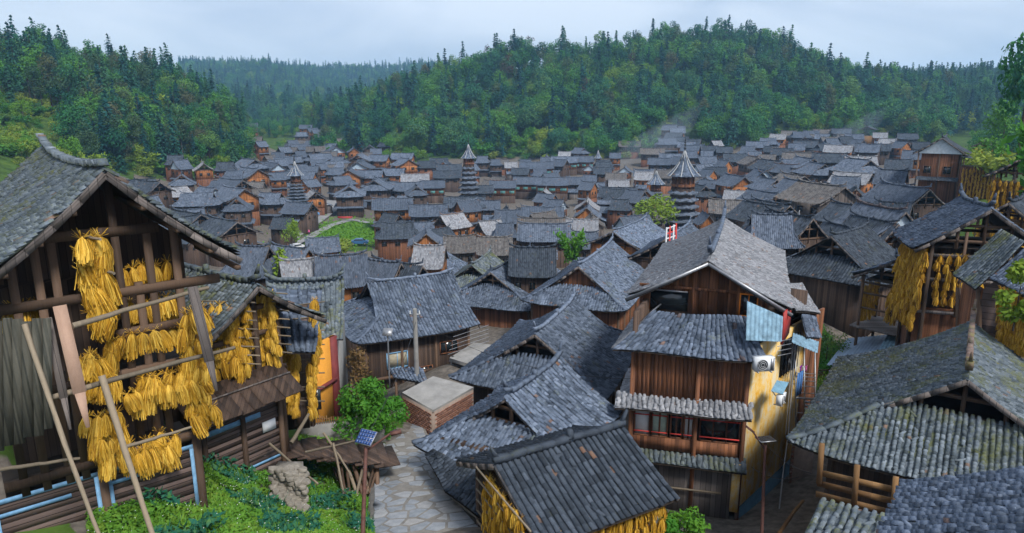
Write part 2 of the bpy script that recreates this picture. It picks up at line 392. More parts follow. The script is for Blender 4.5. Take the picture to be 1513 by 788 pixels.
def crown_fir(h, r, z0, tiers=17, nb=9, per=6, droop=0.35, leaf=0.6):
    mb = MB(); P, N, S = [], [], []
    for i in range(tiers):
        f = i/(tiers-1); z = z0 + (h-z0)*f**0.92; rr = r*(1-f)**0.75*rng.uniform(0.8, 1.15)+0.28
        for k in range(nb if f < 0.8 else 5):
            a = rng.uniform(0, 6.283); rl = rr*rng.uniform(0.65, 1.1)
            for q in range(per):
                s = (q+0.6)/per
                P.append((math.cos(a)*rl*s+rng.normal(0,0.12), math.sin(a)*rl*s+rng.normal(0,0.12), z - droop*rl*s*s + rng.normal(0,0.14)))
                N.append((math.cos(a)*0.55+rng.normal(0,0.35), math.sin(a)*0.55+rng.normal(0,0.35), 0.8)); S.append(leaf*(0.55+0.7*(1-s))*(1-0.35*f)+0.18)
    leafquads(mb, np.array(P), np.array(N), np.array(S), 1.25); return mb
def crown_bamboo(h, r, z0, n=26, leaf=0.5):
    mb = MB()
    for i in range(n):
        a = rng.uniform(0, 6.283); b = rng.uniform(0, 1)
        base = np.array((math.cos(a)*0.25*r, math.sin(a)*0.25*r, 0)); hh = h*rng.uniform(0.65, 1)
        s = np.sort(rng.uniform(0.3, 1.0, 34)); lean = r*(0.4+0.6*b)
        P = np.stack([base[0]+math.cos(a)*lean*s**2.4, base[1]+math.sin(a)*lean*s**2.4, hh*(s-0.22*s**5)], 1) + rng.normal(0, 0.3, (34,3))
        leafquads(mb, P, rng.normal(0, 0.6, (34,3))+np.array((math.cos(a)*.3, math.sin(a)*.3, 0.7)), rng.uniform(0.6, 1.3, 34)*leaf, 1.7)
    return mb
def trunk_mesh(h, r, z0, limbs=5, spread=1.6, top=0.8):
    mb = MB(); bend = rng.normal(0, 0.05, 2)*h*0.5
    pts = [(0,0,-1.2),(bend[0]*.2,bend[1]*.2,z0*0.6),(bend[0]*.6,bend[1]*.6,h*0.5),(bend[0],bend[1],h*top)]
    mb.tube(pts, [r*1.25, r, r*0.62, r*0.12], 6)
    for i in range(limbs):
        a = i*2.4+rng.uniform(0,1); s = rng.uniform(0.35, 0.75); z = h*s
        p0 = (bend[0]*s, bend[1]*s, z); L = spread*rng.uniform(0.7, 1.2)
        mb.tube([p0, (p0[0]+math.cos(a)*L*.5, p0[1]+math.sin(a)*L*.5, z+L*.35), (p0[0]+math.cos(a)*L, p0[1]+math.sin(a)*L, z+L*.75)], [r*.4, r*.28, r*.08], 5)
    return mb
def mat_leaf(name, cols, rough=0.7, trans=0.25):
    t = NT(name, rough, 0.2); rn = t.rnd(); o = t.tc('Object')
    n = t.noise(o, 0.9, 3, 0.7); n2 = t.noise(o, 5.0, 2)
    k = t.math('ADD', t.math('MULTIPLY', rn, 0.95), t.math('MULTIPLY', t.math('SUBTRACT', t.math('ADD', n, n2), 1.0), 0.5))
    m = len(cols); c = t.ramp(k, [(0.05+0.9*i/(m-1), cols[i]) for i in range(m)])
    t.col(c); t.b.inputs['Subsurface Weight'].default_value = 0.0
    tr = t.node('ShaderNodeBsdfTranslucent'); t.lk(c, tr.inputs['Color']); mx = t.node('ShaderNodeMixShader'); mx.inputs[0].default_value = trans
    t.lk(t.b.outputs[0], mx.inputs[1]); t.lk(tr.outputs[0], mx.inputs[2]); t.lk(mx.outputs[0], t.n['Material Output'].inputs['Surface'])
    return t.m
L_FIR = mat_leaf('leaf_fir', [(0.005, 0.046, 0.051), (0.013, 0.089, 0.074), (0.049, 0.143, 0.054), (0.01, 0.069, 0.071)])
L_BROAD = mat_leaf('leaf_broad', [(0.006, 0.06, 0.038), (0.032, 0.155, 0.038), (0.089, 0.229, 0.026), (0.009, 0.098, 0.071), (0.122, 0.229, 0.033)])
L_OLIVE = mat_leaf('leaf_olive', [(0.033, 0.09, 0.043), (0.072, 0.12, 0.047), (0.094, 0.102, 0.047)])
L_BRIGHT = mat_leaf('leaf_bright', [(0.049, 0.185, 0.018), (0.111, 0.259, 0.023), (0.21, 0.284, 0.032)], trans=0.35)
L_SHRUB = mat_leaf('leaf_shrub', [(0.039, 0.148, 0.022), (0.099, 0.235, 0.025), (0.221, 0.272, 0.035), (0.033, 0.123, 0.035)])
L_PURPLE = mat_leaf('leaf_russet', [(0.05, 0.035, 0.03), (0.07, 0.05, 0.035)])
M_BARK = mat_plain('bark', (0.055, 0.042, 0.033), 0.9, 0.4, 5, bump=0.5)
TREES = {}
def tree_kind(key, crowns, mat, trunk):
    TREES[key] = [(c.mesh(key+'_crown', mat), trunk_mesh(*trunk).mesh(key+'_trunk', M_BARK)) for c in crowns]
tree_kind('fir', [crown_fir(15, 2.9, 2.2), crown_fir(14, 2.3, 1.6, 19, 8), crown_fir(16, 3.3, 3.0, 15, 10, droop=0.5)], L_FIR, (15, 0.2, 3, 0, 1, 0.95))
tree_kind('broadleaf', [crown_round(11, 4.2, 2.4, 18, 80), crown_round(12, 3.6, 2.6, 17, 80), crown_round(10, 4.6, 2.0, 20, 75), crown_round(13, 3.3, 3, 16, 80, flat=1.2)], L_BROAD, (10, 0.22, 3))
tree_kind('olive', [crown_round(12, 2.7, 2.5, 15, 75, 0.45, 1.2), crown_round(11, 3.2, 2.5, 15, 70, 0.45)], L_OLIVE, (11, 0.16, 3))
tree_kind('bright', [crown_round(9, 3.6, 1.6, 16, 80, 0.5), crown_bamboo(10, 3.6, 0, leaf=0.7)], L_BRIGHT, (8, 0.15, 2))
tree_kind('shrub', [crown_round(3.2, 2.3, 0.1, 10, 60, 0.42), crown_round(4.0, 2.5, 0.2, 12, 60, 0.42), crown_bamboo(4.5, 2.6, 0, 18, 0.55)], L_SHRUB, (2.6, 0.06, 0.6, 3, 0.8))
tree_kind('russet', [crown_round(12, 2.6, 3, 13, 55, 0.42, 1.2)], L_PURPLE, (11, 0.16, 3))

def visible_slope(X, Y, Z, d, x, y):
    """keep only what the near hill crests do not hide: march the line of sight over the bare ground"""
    ok = np.ones(len(X), bool)
    for f in (0.45, 0.6, 0.7, 0.78, 0.85, 0.9, 0.94, 0.97):
        ok &= (CAM_H + (Z + 13 - CAM_H)*f) > ground(X*f, Y*f) - 1
    return ok
pts = []
def scatter(n, x0, x1, d0, d1, keep, kinds, hs=(0.7, 1.15)):
    u = rng.uniform(x0, x1, n); d = np.sqrt(rng.uniform(d0*d0, d1*d1, n))
    X = (u-756.5)/FPX*d; Y = d*0.99; Z = ground(X, Y); x, y, dd = px_of(np.stack([X, Y, Z], 1))
    k = keep(x, y, dd, X, Y, Z) & visible_slope(X, Y, Z, dd, x, y) & (x > -60) & (x < 1580) & (y > -40)
    for i in np.where(k)[0]:
        pts.append((X[i], Y[i], Z[i], dd[i], random.choices(list(kinds), list(kinds.values()))[0], hs[0]+(hs[1]-hs[0])*random.random()**1.6, x[i], y[i]))
clear = lambda x, y, d, X, Y, Z: ~((d > 360) & (x > 375) & (x < 525) & (y > 200)) & ~((x > 972) & (x < 1032) & (y > 190)) & ~((x > 1120) & (x < 1325) & (y > 201)) & ~((np.sin(X/17+1.4*np.sin(Y/23))*np.sin(Y/14+1.1*np.sin(X/29)) > .78) & (d < 460) & (y > 110))        # houses and terraces up the valley
scatter(2500, 470, 1380, 338, 520, lambda x,y,d,X,Y,Z: (y < 236) & clear(x,y,d,X,Y,Z) & ~((y > 205) & (x > 700) & (x < 860) & (np.sin(X*.2) > -.2)), dict(broadleaf=6, fir=2.5, olive=1.0, bright=.7, russet=.12), (0.8, 1.9))
scatter(1700, 470, 1380, 338, 430, lambda x,y,d,X,Y,Z: (y < 240) & (y > 150) & clear(x,y,d,X,Y,Z), dict(shrub=6, bright=1.2), (0.7, 1.3))
scatter(850, -40, 375, 205, 370, lambda x,y,d,X,Y,Z: (y < 258) & ((x > 110) | (y < 165)), dict(broadleaf=4, fir=4.0, olive=2.4, bright=.4), (0.8, 1.55))
scatter(1100, -40, 375, 165, 330, lambda x,y,d,X,Y,Z: (y < 266), dict(shrub=6, bright=.5), (0.5, 1.1))
scatter(3600, 290, 760, 620, 1750, lambda x,y,d,X,Y,Z: (y < 200) & clear(x,y,d,X,Y,Z), dict(fir=4, broadleaf=4), (1.4, 2.2))
scatter(420, 372, 525, 430, 640, lambda x,y,d,X,Y,Z: (y < 206), dict(broadleaf=4, bright=2, fir=1), (.6, 1.0))
scatter(500, 360, 525, 380, 800, lambda x,y,d,X,Y,Z: (y < 222) & (np.sin(X*.06)*np.sin(Y*.05+1) > .25), dict(shrub=6), (0.5, .9))
scatter(2600, 1250, 1600, 370, 1000, lambda x,y,d,X,Y,Z: (y < 205), dict(fir=5, broadleaf=2.5, bright=.4), (1.0, 1.7))
scatter(420, 1425, 1640, 120, 340, lambda x,y,d,X,Y,Z: (y < 250), dict(broadleaf=4, shrub=4, bright=2), (0.6, 1.0))
pts.sort(key=lambda p: p[3])
TREE_WORDS = {
 'fir': ('fir_tree', 'dark pointed fir standing on the wooded hillside'), 'broadleaf': ('broadleaf_tree', 'round dark green broadleaf tree on the wooded hillside'),
 'olive': ('slender_tree', 'slender pale olive tree among the hillside woods'), 'bright': ('bamboo_clump', 'bright yellow green tree on the lower hillside'),
 'russet': ('russet_tree', 'tall russet brown tree among green hillside trees'), 'shrub': ('shrub', 'low green shrub on the lower hillside')}
def plant_tree(kind, X, Y, Z, s, label, group=None, var=None, sz=None, name=None, cat=None):
    cm, tm = TREES[kind][var if var is not None else random.randrange(len(TREES[kind]))]
    e = empty(name or TREE_WORDS[kind][0], (X, Y, Z), random.uniform(0, 6.28)); e.scale = (s, s, s if sz is None else sz)
    link('crown', cm, e); link('trunk', tm, e)
    return tag(e, label, cat or ('shrub' if kind == 'shrub' else 'tree'), group)
# the largest-looking trees are individuals, the rest of the wood is one mass
big = sorted([p for p in pts if p[4] != 'shrub' and p[6] > -30 and p[6] < 1545], key=lambda p: p[3])
chosen, rest = [], []
for p in big:
    if len(chosen) < 270 and not (p[6] < 190 and p[7] > 235): chosen.append(p)
    else: rest.append(p)
for X, Y, Z, d, k, s, x, y in chosen:
    side = 'steep hill beside the valley' if x < 400 else ('hill behind the village' if x < 1380 else 'bank beyond the tall granary')
    word = {'fir': 'dark pointed fir tree', 'broadleaf': 'round dark green broadleaf tree', 'olive': 'slender pale olive tree', 'bright': 'bright yellow green tree', 'russet': 'russet brown tree'}[k]
    size = 'tall ' if s > 1.3 else ('young ' if s < .95 else '')
    part_ = 'high up' if y < 130 else ('halfway up' if y < 185 else 'at the foot of')
    plant_tree(k, X, Y, Z-0.3, s, f'{size}{word} {part_} the {side}', f'{k} trees on the {side}')
rest += [p for p in pts if p[4] == 'shrub']

def forest(name, plist, kind):
    """one mass of trees: instances on a point mesh"""
    me = bpy.data.meshes.new(name); me.vertices.add(len(plist)); me.vertices.foreach_set('co', np.array([(p[0], p[1], p[2]-0.3) for p in plist]).ravel())
    at_s = me.attributes.new('size', 'FLOAT', 'POINT'); at_s.data.foreach_set('value', [p[5] for p in plist])
    at_r = me.attributes.new('turn', 'FLOAT_VECTOR', 'POINT'); at_r.data.foreach_set('vector', np.array([(random.gauss(0,.05), random.gauss(0,.05), random.uniform(0,6.28)) for p in plist]).ravel())
    at_k = me.attributes.new('pick', 'INT', 'POINT'); nv = len(TREES[kind]); at_k.data.foreach_set('value', [random.randrange(nv) for p in plist])
    o = bpy.data.objects.new(name, me); COL.objects.link(o)
    ng = bpy.data.node_groups.new(name, 'GeometryNodeTree'); ng.interface.new_socket('Geometry', in_out='INPUT', socket_type='NodeSocketGeometry'); ng.interface.new_socket('Geometry', in_out='OUTPUT', socket_type='NodeSocketGeometry')
    N, Lk = ng.nodes, ng.links; gi, go = N.new('NodeGroupInput'), N.new('NodeGroupOutput')
    g2i = N.new('GeometryNodeGeometryToInstance')
    for i in reversed(range(nv)):
        mbj = bpy.data.objects.new(kind+'_pattern', TREES[kind][i][0])
        oi = N.new('GeometryNodeObjectInfo'); oi.inputs['Object'].default_value = mbj; oi.inputs['As Instance'].default_value = True
        Lk.new(oi.outputs['Geometry'], g2i.inputs[0])
    def attr(nm, ty):
        a = N.new('GeometryNodeInputNamedAttribute'); a.data_type = ty; a.inputs['Name'].default_value = nm; return a.outputs['Attribute']
    ip = N.new('GeometryNodeInstanceOnPoints'); ip.inputs['Pick Instance'].default_value = True
    j = N.new('GeometryNodeJoinGeometry')
    for nd in [n for n in N if n.bl_idname == 'GeometryNodeObjectInfo']: Lk.new(nd.outputs['Geometry'], j.inputs[0])
    N.remove(g2i)
    Lk.new(gi.outputs[0], ip.inputs['Points']); Lk.new(j.outputs[0], ip.inputs['Instance'])
    Lk.new(attr('pick', 'INT'), ip.inputs['Instance Index']); Lk.new(attr('turn', 'FLOAT_VECTOR'), ip.inputs['Rotation']); Lk.new(attr('size', 'FLOAT'), ip.inputs['Scale'])
    Lk.new(ip.outputs[0], go.inputs[0])
    md = o.modifiers.new('scatter', 'NODES'); md.node_group = ng
    return o
FW = {'fir': ('fir_forest', 'mass of dark fir trees covering the far hillsides', 'forest'), 'broadleaf': ('broadleaf_forest', 'mass of round green broadleaf trees covering the hillsides', 'forest'),
      'olive': ('olive_forest', 'mass of slender olive trees scattered over the hillsides', 'forest'), 'bright': ('bamboo_grove', 'bright green bamboo and trees scattered over the slopes', 'forest'),
      'shrub': ('undergrowth', 'low green undergrowth covering the foot of the hills', 'undergrowth'), 'russet': ('russet_grove', 'russet brown trees scattered on the hill', 'forest')}
for k in TREES:
    pl = [p for p in rest if p[4] == k]
    if pl: tag(forest(FW[k][0], pl, k), FW[k][1], FW[k][2], kind='stuff')
# ------------------------------------------------------------------ tiled roofs
def slope(S, xs0, xs1, tlo, thi, Ls, mb, pitch=0.23, course=0.17, mode='tile', jit=1.0, skip=None, picked=None, npick=0, flip=False, relief=1.0):
    """S(x,t) maps along-eave metres and 0..1 up-slope to points; tlo(x)/thi(x) bound every row of tiles; Ls slope length.
    mode 'tile': an under-sheet and rows of separate cover tiles; 'strip': rows modelled as long rounded ribs."""
    xs = np.arange(xs0 + pitch*0.5, xs1, pitch)
    if mode == 'strip':
        prof = [(-0.5, 0.0), (-0.28, 0.0), (-0.16, 0.062), (0.16, 0.062), (0.28, 0.0)]
        X = np.concatenate([xs + a*pitch for a, _ in prof]); Hh = np.concatenate([np.full(len(xs), b) for _, b in prof])
        o = np.argsort(X, kind='stable'); X, Hh = X[o], Hh[o]; nt = 5
        T = np.linspace(0, 1, nt)[None, :]; xc = np.clip(X, xs0, xs1)
        TT = tlo(xc)[:,None]*(1-T) + thi(xc)[:,None]*T
        P = S(np.repeat(xc[:,None], nt, 1), TT); P[...,2] += Hh[:,None] + rng.normal(0, 0.008*jit, Hh.shape)[:,None]
        n = len(X); id_ = np.arange(n*nt).reshape(n, nt)
        Fq = np.stack([id_[:-1,:-1], id_[1:,:-1], id_[1:,1:], id_[:-1,1:]], -1).reshape(-1,4)
        uv = np.stack([np.repeat(((xc-xs0)/pitch)[:,None], nt, 1), TT*Ls/course], -1).reshape(-1,2)
        mb.add(P.reshape(-1,3), Fq[:, ::-1] if flip else Fq, uv)
        return
    # under-sheet (the hollow pan rows)
    X = np.linspace(xs0, xs1, max(3, int((xs1-xs0)/(pitch*2)))); nt = 7; T = np.linspace(0, 1, nt)[None,:]
    TT = tlo(X)[:,None]*(1-T) + thi(X)[:,None]*T
    for dz, fl in ((-0.02, flip), (-0.10, not flip)):
        P = S(np.repeat(X[:,None], nt, 1), TT); P[...,2] += dz
        id_ = np.arange(len(X)*nt).reshape(len(X), nt); Fq = np.stack([id_[:-1,:-1], id_[1:,:-1], id_[1:,1:], id_[:-1,1:]], -1).reshape(-1,4)
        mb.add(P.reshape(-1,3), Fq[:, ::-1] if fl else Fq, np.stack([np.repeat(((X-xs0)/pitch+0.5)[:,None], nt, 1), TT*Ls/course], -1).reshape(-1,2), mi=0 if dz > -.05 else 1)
    nrow = max(2, int(Ls/course)); t0 = np.arange(nrow)/nrow
    GXx, GTt = np.meshgrid(xs, t0, indexing='ij'); ii, jj = np.meshgrid(np.arange(len(xs)), np.arange(nrow), indexing='ij')
    m = (GTt >= tlo(GXx)-0.3/nrow) & (GTt < thi(GXx)-0.3/nrow)
    m &= rng.uniform(size=m.shape) > 0.006*jit
    if skip is not None: m &= ~skip(GXx, GTt)
    x, tt, ci, cj = GXx[m], GTt[m], ii[m], jj[m]; n = len(x)
    wob = (0.16*np.sin(tt*5+ci*1.7) + 0.10*np.sin(ci*0.9) + 0.10*np.sin(tt*11+ci*3.1))*pitch*0.6*jit + rng.normal(0, .03, len(x))*pitch*jit
    x = x + wob
    rr = 1.45/nrow
    p0 = S(x, np.clip(tt-0.15/nrow + rng.normal(0, 0.16/nrow, n)*jit, -0.03, 1)); p1 = S(x, np.clip(tt+rr, 0, 1.02))
    ex = S(x+0.05, tt)-S(x-0.05, tt); ex /= np.linalg.norm(ex, axis=1, keepdims=True)
    a = p1-p0; a /= np.linalg.norm(a, axis=1, keepdims=True)+1e-9
    nn = np.cross(ex, a); nn *= np.sign(nn[:,2:3]); 
    yawj = (rng.normal(0, 0.09, n) + (rng.uniform(size=n) < .02)*rng.normal(0, .6, n))*jit; lift = 0.036*relief + np.abs(rng.normal(0, 0.013, n))*jit; w = pitch*0.35*rng.uniform(0.93, 1.07, n)
    h = pitch*0.28*relief
    V = np.empty((n, 8, 3))
    for e, (P, k, lf) in enumerate(((p0, 1.0, lift), (p1, 0.9, 0.004*np.ones(n)))):
        sh = (yawj*0.1*(1 if e else -1))[:,None]*ex
        for q, (sx, sh_) in enumerate(((-1.0, 0.0), (-0.52, 0.95), (0.52, 0.95), (1.0, 0.0))):
            V[:, e*4+q] = P + sh + ex*(w*k*sx)[:,None] + nn*(lf + h*k*sh_)[:,None]
    uvt = np.stack([ci+0.5, cj+0.5+0*tt], 1)
    sel = np.zeros(n, bool)
    if picked is not None and npick:
        c = V.mean(1); sel_i = np.argsort(np.linalg.norm(c - np.asarray(picked[1]), axis=1))[:npick]; sel[sel_i] = True
        for i in sel_i: picked[0].append((V[i], uvt[i]))
    V = V[~sel]; uvt = uvt[~sel]; n = len(V)
    fr = np.array([(0,1,5,4),(1,2,6,5),(2,3,7,6),(3,2,1,0)])
    if not flip: fr = fr[:, ::-1]
    Fq = (np.arange(n)[:,None,None]*8 + fr[None]).reshape(-1,4)
    mb.add(V.reshape(-1,3), Fq, np.repeat(uvt, 8, 0))
TILE_FACES = [(0,1,5,4),(1,2,6,5),(2,3,7,6),(3,2,1,0),(4,5,6,7)]
def loose_tiles(picked, mat, parent):
    """the tiles that show largest, each an object of its own"""
    for V, uv in picked:
        c = V.mean(0); mb = MB(); mb.add(V-c, TILE_FACES, np.repeat(uv[None], 8, 0)); o = mb.build('tile', mat, parent); o.location = c

def ridge_line(mb, p, q, w=0.20, h=0.17, sag=0.06, up=0.25, n=14, fin=True):
    """stacked ridge tiles with turned-up ends"""
    p, q = np.array(p, float), np.array(q, float); L = np.linalg.norm(q-p); pts = []
    for i in range(n+1):
        s = i/n; P = p*(1-s)+q*s; P[2] += -sag*4*s*(1-s) + up*(abs(2*s-1)**6) + 0.02*math.sin(i*2.1); pts.append(P)
    for i in range(n):
        mb.beam(pts[i], pts[i+1], w*(1+0.1*math.sin(i*3.3)), h*(1+0.12*math.sin(i*1.9)))
    if fin:
        for e, P in ((-1, pts[0]), (1, pts[-1])):
            a = (q-p)/L*e; mb.beam(P-a*0.12, P+a*0.10+np.array((0,0,0.42)), w*0.7, h*0.8, taper=0.45)
        m = pts[n//2]; mb.beam(m, m+np.array((0,0,0.28)), 0.22, 0.2, taper=0.7)

# ------------------------------------------------------------------ timber house
def window(parent, c, axis, w, h, frame=None, pane=None, bars=1):
    """axis 'x+','x-','y+','y-': the way the window faces; c on the wall face"""
    s = 1 if axis[1] == '+' else -1; mb, gl = MB(), MB(); t = 0.06
    def B(m, cu, cv, su, sv, dep, off):
        if axis[0] == 'x': m.box((c[0]+s*off, c[1]+cu, c[2]+cv), (dep, su, sv))
        else: m.box((c[0]+cu, c[1]+s*off, c[2]+cv), (su, dep, sv))
    for sgn in (-1, 1):
        B(mb, sgn*(w/2-t/2), 0, t, h, 0.10, 0.03); B(mb, 0, sgn*(h/2-t/2), w-2*t, t, 0.10, 0.03)
    for i in range(bars): B(mb, -w/2+(i+1)*w/(bars+1), 0, 0.04, h-2*t, 0.07, 0.03)
    B(gl, 0, 0, w-2*t, h-2*t, 0.02, 0.012)
    o = mb.build('window', frame or W_BEAM, parent); gl.build('pane', pane or M_GLASS, o); return o

def house_roof(root, L, W, he, rise, og, tv, ds, ends, mode, mat, curve=0.28, pick=None, npick=0, pitch=0.23, course=0.17, lift=0.22, ridge_up=0.28, jit=1.0, sides=(1,-1), ridge_mat=None, ridge_sag=0.05, ridge=True, relief=1.0):
    """two slopes (hip-and-gable when tv > 0) with skirt slopes at the given ends ('+','-')"""
    hw = W/2; Ls = math.hypot(hw, rise)
    def zt(t): return he + rise*((1-curve)*t + curve*t*t)
    xm, xp = -L/2, L/2
    xlo = xm - (ds if '-' in ends and tv else 0); xhi = xp + (ds if '+' in ends and tv else 0)
    mid, half = (xlo+xhi)/2, (xhi-xlo)/2
    def thi(x):
        x = np.asarray(x, float); t = np.ones_like(x)
        if tv:
            t = np.where(x > xp+1e-6, tv*(1-(x-xp)/max(ds,1e-6)), t); t = np.where(x < xm-1e-6, tv*(1-(xm-x)/max(ds,1e-6)), t)
        return np.clip(t, 0, 1)
    tlo = lambda x: np.zeros_like(np.asarray(x, float))
    out = MB(); roofo = None; picked = []
    sw = rng.uniform(-1, 1, 4)
    for sgn in sides:
        def S(x, t, sgn=sgn):
            x, t = np.broadcast_arrays(np.asarray(x, float), np.asarray(t, float)); e = np.clip(np.abs((x-mid)/half), 0, 1.05)
            z = zt(t) + lift*e**5*(1-t)**2 - ridge_sag*(1-e**2)*t + 0.025*jit*(np.sin(x*0.9+sw[0]*3+sgn)*np.cos(t*3+sw[1]*2))
            return np.stack([x, sgn*hw*(1-t), z], -1)
        slope(S, xlo, xhi, tlo, thi, Ls, out, pitch, course, mode, jit, picked=(picked, pick[1]) if pick and pick[0] == sgn else None, npick=npick, flip=sgn < 0, relief=relief)
    if tv:
        for ch, sgn in (('+', 1), ('-', -1)):
            if ch not in ends: continue
            x0 = xp if sgn > 0 else xm; back = 0.55
            def S(y, t, sgn=sgn, x0=x0):
                y, t = np.broadcast_arrays(np.asarray(y, float), np.asarray(t, float)); e = np.clip(np.abs(y/hw), 0, 1.05)
                z = zt(t) + lift*e**5*(1-t)**2 + 0.02*jit*np.sin(y*1.3+sw[2]*3)
                return np.stack([x0 + sgn*ds*(1-t/tv), y, z], -1)
            tt = tv*(1+back/ds*0.6)
            def th(y, tt=tt): return np.clip(np.minimum(tt, 1-np.abs(y)/hw), 0, 1)
            slope(S, -hw, hw, tlo, th, math.hypot(ds, zt(tv)-he)/tv, out, pitch, course, mode, jit, picked=(picked, pick[1]) if pick and pick[0] == ch else None, npick=npick, flip=sgn > 0)
    ro = out.build('roof', [mat, M_SOFFIT], root)
    if mode == 'tile': ro['kind'] = 'stuff'
    if picked: loose_tiles(picked, mat, ro)
    rm = MB(); zr = he+rise+0.09
    if ridge: ridge_line(rm, (xm, 0, zr), (xp, 0, zr), up=ridge_up, sag=ridge_sag, n=max(8, int(L/0.5)) if mode == 'tile' else 8); 
    if tv:
        for ch, sgn in (('+', 1), ('-', -1)):
            if ch not in ends: continue
            for s2 in (-1, 1):
                x0 = xp if sgn > 0 else xm; pts = []; hm = MB()
                for k in range(6):
                    t = tv*(1-k/5); pts.append((x0+sgn*ds*(1-t/tv), s2*hw*(1-t), zt(t)+lift*(1-t)**2*(1 if k == 5 else (k/5)**3)+0.07))
                for a, b in zip(pts[:-1], pts[1:]): hm.beam(a, b, 0.2, 0.12)
                hm.build('hip_ridge', ridge_mat or mat, ro)
    if ridge: rm.build('ridge', ridge_mat or mat, ro)
    # barge boards along the open gable edges
    for sgn in (1, -1):
        x0 = xp if sgn > 0 else xm; lo = tv if (tv and ('+' if sgn > 0 else '-') in ends) else 0.0
        for s2 in sides:
            bm = MB(); ts = np.linspace(lo, 1, 6)
            for a, b in zip(ts[:-1], ts[1:]):
                bm.beam((x0-sgn*0.04, s2*hw*(1-a), zt(a)-0.08), (x0-sgn*0.04, s2*hw*(1-b), zt(b)-0.08), 0.05, 0.17)
            bm.build('barge_board', W_GREY, ro)
    return ro

def house(name, label, cat, cx, cy, zr, yaw, L, W, rise, wall_h, *, tv=0.0, ds=1.3, ends='+-', oe=0.8, og=0.55, mode='tile', mat=None, wall=None, upper=None,
          group=None, windows='std', gable='open', deep=1.5, curve=0.28, pick=None, npick=0, pitch=0.23, course=0.17, lift=0.22, jit=1.0, root=None, ridge_mat=None, posts=True, belt=None, ridge_up=0.28, ridge_sag=0.05, body=True):
    """ridge level zr; walls drop wall_h below the eave (plus deep into the ground)"""
    mat, wall = mat or T_GREY, wall or W_DARK; he = wall_h
    base = zr - rise - wall_h
    e = root or empty(name, (cx, cy, base), yaw)
    tag(e, label, cat, group)
    house_roof(e, L, W, he, rise, og, tv, ds, ends, mode, mat, curve, pick, npick, pitch, course, lift, ridge_mat=ridge_mat, jit=jit, ridge_up=ridge_up, ridge_sag=ridge_sag)
    xp = L/2 + (ds - oe if tv and '+' in ends else -og); xm = -L/2 - (ds - oe if tv and '-' in ends else -og); hw = W/2 - oe
    top = he + rise*(oe/(W/2))*(1-curve) - 0.05
    if body:
        split = he*0.5 if upper else -deep
        if upper:
            m = MB(); m.box(((xp+xm)/2, 0, (split-deep)/2), (xp-xm-0.06, 2*hw-0.06, split+deep)); m.build('lower_wall', wall, e)
            m = MB(); m.box(((xp+xm)/2, 0, (split+top)/2), (xp-xm, 2*hw, top-split)); wo = m.build('upper_wall', upper, e)
        else:
            m = MB(); m.box(((xp+xm)/2, 0, (top-deep)/2), (xp-xm, 2*hw, top+deep)); wo = m.build('wall', wall, e)
        if posts:
            nx = max(2, int(round((xp-xm)/2.4))+1)
            for sgn in (-1, 1):
                for i in range(nx):
                    m = MB(); x = xm+0.06+(xp-xm-0.12)*i/(nx-1); m.box((x, sgn*(hw+0.03), (top-deep)/2), (0.17, 0.17, top+deep)); m.build('post', W_BEAM, e)
        if windows == 'std':
            n = max(1, int((xp-xm)/2.4))
            for i in range(n):
                x = xm + (xp-xm)*(i+0.5)/n
                for sgn, ax in ((1, 'y+'), (-1, 'y-')):
                    window(e, (x, sgn*hw, top-1.25), ax, 1.15, 0.85)
            for sgn, ax, X in ((1, 'x+', xp), (-1, 'x-', xm)):
                window(e, (X, -hw*0.45, top-1.25), ax, 0.95, 0.85); window(e, (X, hw*0.45, top-1.25), ax, 0.95, 0.85)
        elif windows:
            for (ax, u, z, w, h, fr, pn, bars) in windows:
                c = {'x+': (xp, u, z), 'x-': (xm, u, z), 'y+': (u, hw, z), 'y-': (u, -hw, z)}[ax]
                window(e, c, ax, w, h, fr, pn, bars)
    # gable triangles
    zg = he + (rise*((1-curve)*tv+curve*tv*tv) if tv else top-he); yg = (W/2)*(1-(tv or oe/(W/2)))
    for sgn in (1, -1):
        x0 = sgn*(L/2 - og)
        if gable == 'boards' or (gable == 'mixed' and sgn < 0):
            m = MB(); zt_ = he+rise-0.12
            V = [(x0-.05,-yg,zg-.3),(x0-.05,yg,zg-.3),(x0-.05,0,zt_),(x0+.05,-yg,zg-.3),(x0+.05,yg,zg-.3),(x0+.05,0,zt_)]
            m.add(V, [(0,1,2),(5,4,3)]); m.add(V, [(0,3,4,1),(1,4,5,2),(2,5,3,0)]); m.build('gable', upper or W_RED, e)
        else:
            m = MB(); m.beam((x0,-yg*.98,zg+.02),(x0,yg*.98,zg+.02),.14,.16); m.beam((x0,-yg*.5,zg+(he+rise-zg)*.46),(x0,yg*.5,zg+(he+rise-zg)*.46),.12,.13)
            for f in (-.5, 0, .5): m.beam((x0,yg*f,zg-.4),(x0,yg*f,zg+(he+rise-zg)*(1-abs(f))-.12),.14,.14)
            m.build('truss', W_BEAM, e)
            if mode == 'tile':
                m = MB(); m.box((x0-sgn*1.6, 0, zg-.35), (3.2, 2*yg*.9, .06)); m.build('loft_floor', M_SOFFIT, e)
    if belt:
        for z, side, dep in belt: pent(e, xm, xp, hw, z, side, dep, mode, mat)
    return e

